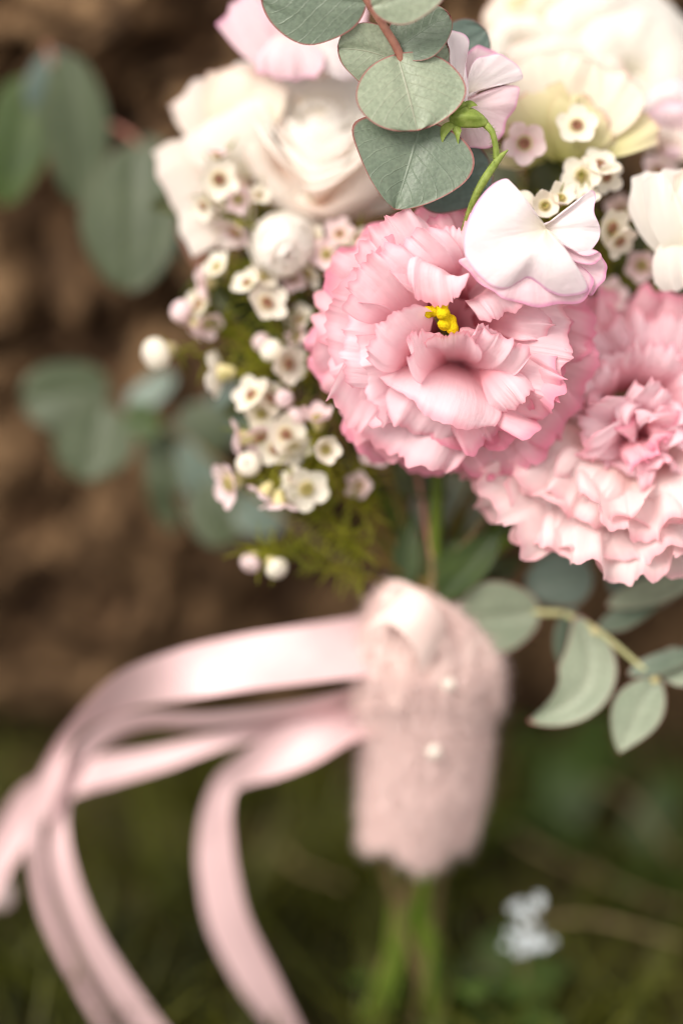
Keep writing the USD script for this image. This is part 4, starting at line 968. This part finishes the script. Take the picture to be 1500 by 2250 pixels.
    for i in range(26):
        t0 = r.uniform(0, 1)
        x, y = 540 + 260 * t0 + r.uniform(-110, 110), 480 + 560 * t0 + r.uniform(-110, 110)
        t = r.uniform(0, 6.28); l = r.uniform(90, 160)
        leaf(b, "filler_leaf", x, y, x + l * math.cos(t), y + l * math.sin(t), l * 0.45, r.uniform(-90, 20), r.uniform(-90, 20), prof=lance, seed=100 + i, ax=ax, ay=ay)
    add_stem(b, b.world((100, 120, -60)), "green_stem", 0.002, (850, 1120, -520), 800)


def tri_scale(m, off):
    return np.array(m.vertices) + off, np.array(m.faces)


eucalyptus()


# ------------------------------------------------------------------ waxflower sprigs
def wax_flower(b, x, y, z, r, axis, pink, seed, bud=False, cup_only=False, ax=0, ay=0):
    rr = np.random.default_rng(seed)
    F = frame(axis, rr.uniform(0, 72))
    o = np.array([x - ax, y - ay, z])
    s = r / 45.0
    tr = lambda p: (np.asarray(p, float) * s) @ F + o

    def lathe(prof, sides=16):
        p = np.asarray(prof, float); g = np.arange(sides + 1) * 2 * np.pi / sides
        v = np.stack([p[:, None, 0] * np.cos(g), p[:, None, 0] * np.sin(g), np.broadcast_to(p[:, None, 1], (len(p), sides + 1))], -1).reshape(-1, 3)
        return tr(v), grid_faces(sides + 1, len(p))

    mt = "wax_pink_petal" if pink else "wax_petal"
    if bud:
        f = b.part("flower", b.loc(lathe([(2, -46), (12, -42), (20, -26), (23, -8), (22, 0)])), "wax_cup")
        for i in range(5):
            v, fc, uv, rim = cyl(i * 72, 46, [(22, -4), (40, 4), (43, 26), (30, 44), (4, 52)], seed + i, nu=12, nv=12, tipround=0.03)
            b.part("petal", b.loc((tr(v), fc, uv, rim)), mt, f)
        return
    f = b.part("flower", b.loc(lathe([(3, -40), (11, -35), (17, -20), (20, -4), (18, 0), (14, -3), (8, -7), (0.1, -8)])), "wax_cup")
    for i in range(5):
        a = math.radians(i * 72 + rr.uniform(-7, 7)); c, sn = math.cos(a), math.sin(a)
        lift = rr.uniform(0, 12) + (20 if cup_only else 0)
        l1 = 53 - (9 if cup_only else 0)
        v, fc, uv, rim = sheet((11 * c, 11 * sn, -3), (32 * c, 32 * sn, -6 + lift * 0.1), (l1 * c, l1 * sn, 5 + lift), 47, (-sn, c, 0), prof=disc, even=True, cup=0.10, tipround=0, seed=seed + i, nu=13, nv=13, ruf=1.2)
        b.part("petal", b.loc((tr(v), fc, uv, rim)), mt, f)
    # stamens round the rim of the nectar cup and the pistil
    bits = [lathe([(11.5, 0), (10.5, 4), (8.5, 3), (7, -1), (4, -5), (0.1, -5)], 14)]
    for i in range(10):
        a = i * 0.628
        v, fc = tube([(14 * math.cos(a), 14 * math.sin(a), 0), (10 * math.cos(a), 10 * math.sin(a), 8)], [1.4, 2.1], 5)
        bits.append((tr(v), fc))
    b.part("stamens", b.loc(join(*bits)), "wax_heart_green" if (cup_only or seed % 4 == 0) else "wax_heart", f)
    v, fc = tube([(0, 0, -5), (1, 0, 12)], [1.6, 1.2], 5)
    b.part("pistil", b.loc((tr(v), fc)), "pea_green", f)


def wax_sprig(label, anchor, root, flowers, mid, ex, seed, needles=60):
    needles = int(needles * 2.6)
    """flowers: (x, y, z, r, axis, kind) in picture positions; root: where the twigs join."""
    ax, ay, az = anchor
    b = Bloom("waxflower_sprig", label, "waxflower", ax, ay, az, group=None)
    r = np.random.default_rng(seed)
    rt = np.array([root[0] - ax, root[1] - ay, root[2] - az])
    paths = []
    for i, (x, y, z, rad, axis, kind) in enumerate(flowers):
        axis = norm(axis)
        wax_flower(b, x, y, z - az - (20 if seed >= 19 else 85), rad * 0.92, norm(axis + r.normal(0, 0.22, 3)), "p" in kind, seed * 50 + i, "b" in kind, "c" in kind, ax, ay)
        st = np.array([x - ax, y - ay, z - az - (20 if seed >= 19 else 85)]) - axis * 40 * rad / 45
        m1 = st * 0.6 + rt * 0.4 - axis * 25 + r.normal(0, 8, 3)
        pts = [st, m1, rt + r.normal(0, 6, 3)]
        paths.append(spline(pts, 14))
        b.part("twig", b.loc(tube(pts, [2.6, 3.2, 4.5], 6, 14)), "wax_twig")
    nd = []
    for i in range(needles):
        p = paths[r.integers(len(paths))]
        q = p[r.integers(0, len(p))]
        d = norm(r.normal(0, 1, 3) + norm(p[0] - p[-1]) * 0.8)
        l = r.uniform(35, 85)
        e = q + d * l + np.array([0, 0, 6])
        nd.append(tube([q, (q + e) / 2 + r.normal(0, 3, 3), e], [2.4, 2.2, 0.5], 4, 5, cap=False))
    b.part("needle_leaves", b.loc(join(*nd)), "needle_green", kind="stuff")
    add_stem(b, b.world(rt), "wax_twig", 0.0009, mid, ex)
    return b


def waxflowers():
    V = (0, 0, 1)
    wax_sprig("top left waxflower sprig of small white flowers on the cream petals", (500, 430, -190), (600, 620, -330), [
        (478, 384, -170, 45, (0.05, 0.0, 1), ""), (440, 440, -200, 34, (-0.5, 0.3, 0.9), ""), (520, 428, -185, 32, (0.3, 0.3, 1), "p"), (566, 416, -200, 26, (0.5, -0.2, 0.8), ""),
        (470, 320, -215, 26, (0, -1, 0.4), "p"), (510, 500, -210, 42, (-0.2, 0.9, 0.3), "p"), (470, 575, -205, 38, (-0.9, -0.2, 0.5), ""), (440, 612, -205, 38, (-0.9, 0.0, 0.5), "p")], (800, 1060, -430), 830, 11, 70)
    wax_sprig("waxflower sprig with large closed white bud reaching furthest left", (430, 720, -210), (600, 800, -330), [
        (348, 766, -240, 42, (-0.9, 0.1, 0.5), "b"), (400, 680, -215, 30, (-0.8, -0.3, 0.5), "pb"), (430, 660, -220, 36, (-0.5, -0.5, 0.6), ""), (415, 712, -215, 34, (-0.6, 0.6, 0.5), "p"), (452, 706, -215, 34, (0.3, 0.6, 0.6), "p"),
        (474, 815, -215, 52, (-0.95, 0.15, 0.18), "")], (800, 1150, -460), 850, 12, 70)
    wax_sprig("waxflower sprig with red hearted white flower below the small round white bloom", (585, 640, -170), (690, 800, -300), [
        (584, 658, -160, 46, (0.25, 0.25, 1), ""), (538, 612, -170, 34, (-0.5, -0.5, 0.7), ""), (575, 600, -175, 34, (0.2, -0.8, 0.6), ""), (632, 795, -165, 44, (0.35, 0.5, 0.8), ""), (600, 770, -170, 30, (-0.6, -0.3, 0.8), "b"),
        (648, 730, -200, 28, (-0.3, -0.3, 0.8), "p"), (570, 742, -220, 24, (0, 0, 1), "pb"), (655, 690, -220, 34, (-0.3, -0.6, 0.5), "")], (820, 1120, -430), 860, 13, 70)
    wax_sprig("beige waxflower sprig between round white bloom and top of the pink flower", (740, 530, -150), (780, 700, -330), [
        (716, 548, -160, 36, (-0.3, 0.2, 1), "p"), (762, 540, -160, 36, (0.2, 0.4, 0.9), ""), (745, 500, -175, 36, (0.1, -0.4, 0.9), "p"), (690, 510, -180, 30, (-0.3, -0.2, 0.9), ""), (672, 590, -180, 38, (-0.4, 0.5, 0.6), ""),
        (640, 600, -190, 30, (-0.2, 0.6, 0.7), "p"), (790, 515, -165, 28, (0.4, -0.2, 0.9), "")], (860, 1050, -430), 880, 14, 50)
    wax_sprig("crowded middle waxflower sprig left of the sharp pink flower", (590, 920, -150), (740, 1090, -320), [
        (548, 862, -160, 44, (-0.4, -0.4, 0.8), ""), (590, 870, -165, 40, (0.3, -0.5, 0.8), ""), (570, 905, -170, 36, (-0.1, 0.3, 1), ""), (520, 960, -165, 46, (-0.8, 0.2, 0.5), "p"), (570, 960, -160, 44, (-0.2, 0.6, 0.7), "p"),
        (626, 952, -145, 44, (0.1, -0.1, 1), ""), (645, 985, -150, 42, (0.3, 0.6, 0.7), ""), (600, 985, -155, 36, (-0.2, 0.6, 0.8), "")], (850, 1180, -430), 865, 15, 70)
    wax_sprig("lowest large waxflower sprig with pink hanging flowers and red hearted flower", (610, 1070, -150), (800, 1220, -340), [
        (672, 1074, -140, 48, (0.45, 0.1, 0.85), ""), (640, 1050, -155, 32, (-0.5, -0.5, 0.7), ""), (575, 1085, -150, 40, (-0.4, 0.8, 0.3), "p"), (612, 1108, -150, 42, (0.3, 0.9, 0.3), "p"),
        (496, 1062, -160, 52, (-0.95, 0.1, 0.2), "p"), (545, 1020, -165, 32, (-0.3, -0.3, 0.8), "b")], (880, 1260, -430), 875, 16, 90)
    wax_sprig("waxflower sprig with hexagonal cup and pink ring flower under the sharp pink flower", (715, 960, -130), (800, 1120, -330), [
        (715, 986, -110, 36, (0.05, 0.05, 1), "c"), (697, 915, -125, 40, (-0.1, -0.75, 0.6), "pc"), (620, 870, -175, 24, (0, 0, 1), "pb"), (645, 918, -170, 26, (0.2, -0.5, 0.8), "pb"), (826, 985, -190, 42, (0.1, -0.2, 0.9), "p"),
        (790, 1065, -220, 32, (-0.1, 0.2, 1), "p")], (860, 1230, -430), 885, 17, 80)
    wax_sprig("pair of closed waxflower buds, one pink and one white, hanging lowest above the ribbon", (576, 1238, -190), (800, 1270, -370), [
        (551, 1232, -200, 27, (-0.3, 0.9, 0.4), "pb"), (600, 1244, -190, 29, (0.0, 0.95, 0.4), "b")], (890, 1300, -430), 895, 18, 50)
    wax_sprig("right waxflower sprig of dark hearted white flowers below the greenish cream flower", (1250, 320, -150), (1220, 520, -320), [
        (1152, 314, -130, 46, (0.0, -0.1, 1), "p"), (1268, 272, -140, 44, (-0.1, 0.0, 1), ""), (1276, 386, -120, 44, (-0.3, 0.0, 0.9), ""), (1318, 360, -130, 42, (0.4, -0.2, 0.8), ""), (1335, 388, -140, 36, (0.5, 0.4, 0.7), "")],
        (1060, 1000, -480), 900, 19, 50)
    wax_sprig("waxflower sprig of small white cups peeping out behind the white sweet pea", (1230, 450, -80), (1220, 600, -280), [
        (1152, 442, -60, 26, (-0.1, -0.3, 1), "b"), (1196, 452, -50, 36, (-0.2, -0.1, 1), "c"), (1232, 434, -60, 34, (0.2, -0.3, 0.9), "c"), (1292, 425, -110, 30, (0.2, -0.4, 0.8), "")], (1080, 1020, -480), 915, 20, 30)
    wax_sprig("waxflower sprig in the dark gap between white sweet pea and right edge bloom", (1350, 530, -190), (1280, 700, -360), [
        (1345, 500, -170, 44, (0.3, -0.1, 0.9), ""), (1362, 530, -170, 38, (0.4, 0.6, 0.6), ""), (1420, 575, -260, 36, (0, 0, 1), "p"), (1350, 640, -260, 40, (0.2, -0.2, 0.9), "p"), (1460, 360, -280, 40, (0.1, -0.3, 0.9), "p"), (1380, 440, -330, 34, (0, 0, 1), "p")],
        (1100, 1080, -480), 925, 21, 80)


waxflowers()


# ------------------------------------------------------------------ handle
def handle():
    ctr = [np.array(p, float) for p in ((945, 1440, -490), (940, 1560, -560), (932, 1695, -636), (908, 1838, -718))]
    wid = [137, 131, 126, 108]
    t = Thing("handle_wrap", "fuzzy pale pink fabric wrapped round the stems as a handle with a scalloped end", "wrap", W(*ctr[3]))
    n, sd = 80, 96
    path = spline(ctr, n); rad = np.interp(np.linspace(0, 1, n), np.linspace(0, 1, 4), wid)
    tan = norm(np.gradient(path, axis=0))
    a = norm(np.cross(tan, np.array([0, 0, 1.0])) * -1); bb = np.cross(tan, a)
    g = np.linspace(0, 2 * np.pi, sd + 1)
    v = []
    for i in range(n):
        lap = 1 + 0.035 * np.sin(g * 3 + i * 0.05) + 0.03 * ((g / (2 * np.pi) + i / n * 0.5) % 1.0)
        rr = rad[i] * lap * (0.86 if i == 0 else 1)
        shift = 0.0
        if i > n * 0.72:      # scalloped lower edge
            shift = (i - n * 0.72) / (n * 0.28) * (52 * np.abs(np.sin(g * 2.0 + 0.9)) - 22)
        p = path[i] + rr[:, None] * (np.cos(g)[:, None] * a[i] + np.sin(g)[:, None] * bb[i] * 0.9) + tan[i] * np.broadcast_to(shift, g.shape)[:, None]
        v.append(p)
    v = np.vstack(v)
    v = v + (meshkit.fbm(v * 0.03, 3, 9)[:, None] - 0.5) * 16
    wv = np.array([W(*p) for p in v])
    fc = grid_faces(sd + 1, n)
    t.part("wrap", (wv, fc), "wrap_fabric")
    # the fuzz of the fabric
    def fuzz(th, mesh, cen, count, seed):
        r = np.random.default_rng(seed); cen = np.array(cen)
        tm = trimesh.Trimesh(mesh[0], mesh[1], process=False)
        pts, fi = trimesh.sample.sample_surface(tm, count, seed=seed)
        nrm = tm.face_normals[fi]
        d = pts - cen[np.argmin(((pts[:, None] - cen[None]) ** 2).sum(-1), 1)]
        nrm = nrm * np.sign((nrm * d).sum(-1, keepdims=True))
        dirs = norm(nrm + r.normal(0, 0.5, nrm.shape) + np.array([0, 0, -0.8]))
        L = r.uniform(0.0018, 0.0062, len(pts))
        side = norm(np.cross(dirs, r.normal(size=dirs.shape))) * 0.00016
        hv = np.stack([pts - side, pts + side, pts + dirs * L[:, None]], 1).reshape(-1, 3)
        th.part("fuzz", (hv, np.arange(len(hv)).reshape(-1, 3)), "wrap_fabric", smooth=False, kind="stuff")

    fuzz(t, (wv, fc), [W(*p) for p in path[::4]], 16000, 4)
    for x, y, z in ((985, 1503, -385), (953, 1652, -455)):
        k = trimesh.creation.icosphere(3, 0.0022)
        t.part("pearl_pin", (np.array(k.vertices) + W(x, y, z), np.array(k.faces)), "pearl")
    # gathered ribbon at the neck
    kn = Thing("ribbon_knot", "gathered cream pink ribbon tied round the neck of the bouquet above the fuzzy wrap", "ribbon", W(930, 1400, -470))
    prof = [(1296, 60, 905), (1318, 86, 910), (1350, 112, 922), (1400, 138, 936), (1450, 153, 942), (1500, 160, 942), (1560, 152, 940)]
    pr = spline(prof, 40); v = []
    for y, rr, cx in pr:
        zc = -430 - (y - 1300) * 0.5
        fold = 1 + 0.05 * np.sin(g * 7 + y * 0.012) + 0.03 * np.sin(g * 13 - y * 0.02)
        slope = 26 * np.cos(g + 0.5) * np.clip((1420 - y) / 140, 0, 1)      # the top edge slants
        v.append(np.stack([cx + rr * fold * np.cos(g), y + slope, zc + rr * 0.9 * fold * np.sin(g)], -1))
    kv = np.vstack(v)
    kv = kv + (meshkit.fbm(kv * 0.035, 3, 19)[:, None] - 0.5) * 14
    km = (np.array([W(*p) for p in kv]), grid_faces(sd + 1, len(pr)))
    kn.part("band", km, "wrap_knot")
    fuzz(kn, km, [W(915, 1300, -430), W(936, 1400, -480), W(942, 1500, -530)], 5000, 6)
    fold = Thing("ribbon_loop", "flat ribbon loop folded over the front of the gathered neck ribbon", "ribbon", W(880, 1400, -330))
    lp = [(835, 1345, -352), (872, 1330, -318), (915, 1355, -300), (945, 1400, -318), (950, 1450, -352)]
    ed = spline(lp, 30); ww = np.linspace(-1, 1, 12)
    lv = np.array([W(*(p + np.array([-0.62 * 48, 0.78 * 48, 6.0]) * u_ + np.array([0, 0, 14 * (1 - u_ * u_)]))) for p in ed for u_ in ww])
    fold.part("band", (lv, grid_faces(12, 30), np.stack([np.tile((ww + 1) / 2, 30), np.repeat(np.linspace(0, 1, 30), 12)], 1)), "wrap_knot")


handle()


def ribbon(label, rows, n=110, nw=14, bow=0.1, name="ribbon"):
    """rows: the two edges of the band, (x, y, z, x, y, z), from the handle to its end."""
    r = spline(rows, n)
    mid = (r[:, :3] + r[:, 3:]) / 2
    r = np.hstack([mid + (r[:, :3] - mid) * 0.90, mid + (r[:, 3:] - mid) * 0.90])
    a, b = np.array([W(*p[:3]) for p in r]), np.array([W(*p[3:]) for p in r])
    tan = norm(np.gradient((a + b) / 2, axis=0)); N = norm(np.cross(b - a, tan))
    w = np.linspace(0, 1, nw)
    P = a[:, None] * (1 - w)[None, :, None] + b[:, None] * w[None, :, None]
    P = P + N[:, None] * (bow * np.linalg.norm(b - a, axis=1))[:, None, None] * (4 * w * (1 - w))[None, :, None]
    d = np.concatenate([[0], np.cumsum(np.linalg.norm(np.diff((a + b) / 2, axis=0), axis=1))])
    uv = np.stack([np.broadcast_to(w, (n, nw)), np.broadcast_to(d[:, None] * 10, (n, nw))], -1).reshape(-1, 2)
    P2 = P - N[:, None] * 0.00025
    top, bot = P.reshape(-1, 3), P2.reshape(-1, 3)
    f = grid_faces(nw, n)
    t = Thing(name, label, "ribbon", P[0, 0])
    t.part("band", (top, f, uv), "satin")


def ribbons():
    ribbon("widest satin ribbon tail, topmost, sweeping left from the knot and curling down", [
        (850, 1338, -520, 840, 1490, -430), (804, 1344, -520, 793, 1495, -430), (660, 1368, -525, 680, 1508, -430), (510, 1393, -530, 560, 1522, -440), (380, 1424, -505, 430, 1540, -500), (250, 1480, -500, 300, 1562, -600),
        (150, 1585, -560, 205, 1596, -640), (90, 1685, -640, 158, 1640, -620), (56, 1785, -700, 140, 1720, -620), (60, 1880, -720, 96, 1820, -700), (84, 2005, -760, 106, 1960, -760), (148, 2140, -800, 168, 2125, -810), (235, 2290, -840, 255, 2280, -850)], bow=0.06)
    ribbon("satin ribbon tail whose bright lower half hangs beside the widest ribbon at the left", [
        (850, 1510, -500, 850, 1536, -560), (790, 1512, -500, 790, 1540, -560), (640, 1542, -500, 640, 1584, -580), (450, 1564, -540, 470, 1604, -600), (300, 1562, -580, 330, 1602, -640), (215, 1592, -620, 235, 1640, -660),
        (150, 1670, -670, 175, 1715, -690), (112, 1780, -725, 150, 1800, -705), (100, 1880, -770, 168, 1905, -690), (128, 1990, -800, 216, 2030, -690), (182, 2115, -825, 290, 2150, -700), (268, 2255, -850, 372, 2262, -715), (300, 2300, -860, 400, 2300, -725)], bow=-0.08)
    ribbon("satin ribbon tail passing behind the others and leaving at the left edge", [
        (850, 1545, -530, 850, 1575, -570), (790, 1548, -530, 780, 1580, -570), (640, 1570, -570, 640, 1612, -620), (487, 1605, -640, 493, 1646, -640), (340, 1640, -720, 368, 1693, -680), (227, 1656, -760, 255, 1727, -720),
        (140, 1682, -780, 142, 1767, -770), (51, 1721, -800, 57, 1868, -820), (0, 1789, -820, 0, 1960, -850), (-60, 1900, -850, -50, 2060, -880)], bow=0.08)
    ribbon("satin ribbon tail nearest the handle that bends and hangs down to the grass", [
        (850, 1556, -600, 850, 1620, -520), (793, 1560, -600, 780, 1632, -520), (690, 1566, -590, 690, 1686, -530), (600, 1600, -580, 610, 1716, -590), (525, 1655, -600, 552, 1728, -640), (470, 1705, -650, 520, 1742, -660),
        (440, 1780, -710, 512, 1786, -660), (428, 1860, -760, 516, 1840, -660), (432, 1940, -785, 526, 1910, -665), (456, 2050, -810, 552, 2015, -680), (518, 2170, -835, 612, 2140, -700), (588, 2260, -855, 668, 2260, -715), (620, 2300, -865, 700, 2300, -725)], bow=0.09)


ribbons()


# ------------------------------------------------------------------ small things in the grass
def grass_bits():
    for label, x, y, z, n, r in (("upper of two tiny white wild blossoms in the grass right of the stems", 1158, 1992, -700, 16, 32), ("lower and larger tiny white wild blossom in the grass right of the stems", 1152, 2068, -720, 26, 46)):
        b = Bloom("wild_blossom", label, "blossom", x, y, z)
        rr = np.random.default_rng(int(y))
        for i in range(n):
            o = rr.normal(0, 1, 3) * np.array([r * 0.5, r * 0.36, r * 0.3])
            a = rr.uniform(0, 6.28)
            b.free("blossom_petal", o, o + np.array([math.cos(a) * 12, math.sin(a) * 12, 12]), o + np.array([math.cos(a) * 20, math.sin(a) * 17, 6]), 19, (-math.sin(a), math.cos(a), 0.2), nu=9, nv=8, cup=0.1)
        g = ground_at(x - 35, y + 150)
        b.part("stem", tube([b.anchor, (b.anchor + g) / 2 + [0.002, 0, 0], g], [0.0006, 0.0007, 0.0008], 6, 14), "straw")
    # low green plants and dry straws
    spots = [((1240, 1720), "dark leafy weed right of the handle in the grass"), ((1380, 1880), "small round leaved weed near the right edge"), ((1215, 1830), "low weed between the handle and the small right weed"), ((1010, 2200), "low weed at the bottom beside the stems")]
    for i, ((x, y), label) in enumerate(spots):
        g = ground_at(x, y + 60)
        t = Thing("weed", label, "plant", g)
        rr = np.random.default_rng(900 + i)
        for j in range(9):
            a = rr.uniform(0, 6.28); l = rr.uniform(0.014, 0.028); h = rr.uniform(0.01, 0.035)
            c, s = math.cos(a), math.sin(a)
            mesh = sheet(g + [0, 0, h * 0.2], g + [c * l * 0.6, s * l * 0.6, h * 1.2], g + [c * l * 1.4, s * l * 1.4, h], 0.014, (-s, c, 0.2), prof=egg, even=True, tipround=0, nu=9, nv=10, seed=j)
            t.part("leaf", mesh, "green_leaf")
    rr = np.random.default_rng(77)
    for i, (x0, y0, x1, y1) in enumerate([(1230, 1790, 1480, 2010), (1090, 1900, 1420, 2090), (1280, 1990, 1500, 2110), (1130, 2130, 1500, 2190), (1350, 1640, 1500, 2000), (620, 1960, 760, 2060), (1110, 2230, 1140, 2090)]):
        a, b = ground_at(x0, y0) + [0, 0, 0.018], ground_at(x1, y1) + [0, 0, 0.022]
        words = ["long dry straw slanting under the right eucalyptus leaves", "dry straw crossing behind the white blossoms", "dry straw ending at the right edge", "lowest dry straw lying towards the bottom right corner", "steep dry straw along the right edge", "short dry straw between the ribbon and the stems", "upright dry straw below the white blossoms"][i]
        t = Thing("straw", words, "straw", a)
        t.part("stalk", tube([a, (a + b) / 2 + rr.normal(0, 0.004, 3), b], [0.0009, 0.0008, 0.0005], 6, 16), "straw")
    g = ground_at(-5, 2140)
    t = Thing("fallen_petal", "small pale pink petal lying in the grass at the left edge", "petal", g)
    t.part("petal", sheet(g + [-0.006, 0, 0.03], g + [0, 0, 0.036], g + [0.006, 0.002, 0.031], 0.010, (0, 1, 0.3), nu=10, nv=8), "pale_pink_petal")


grass_bits()
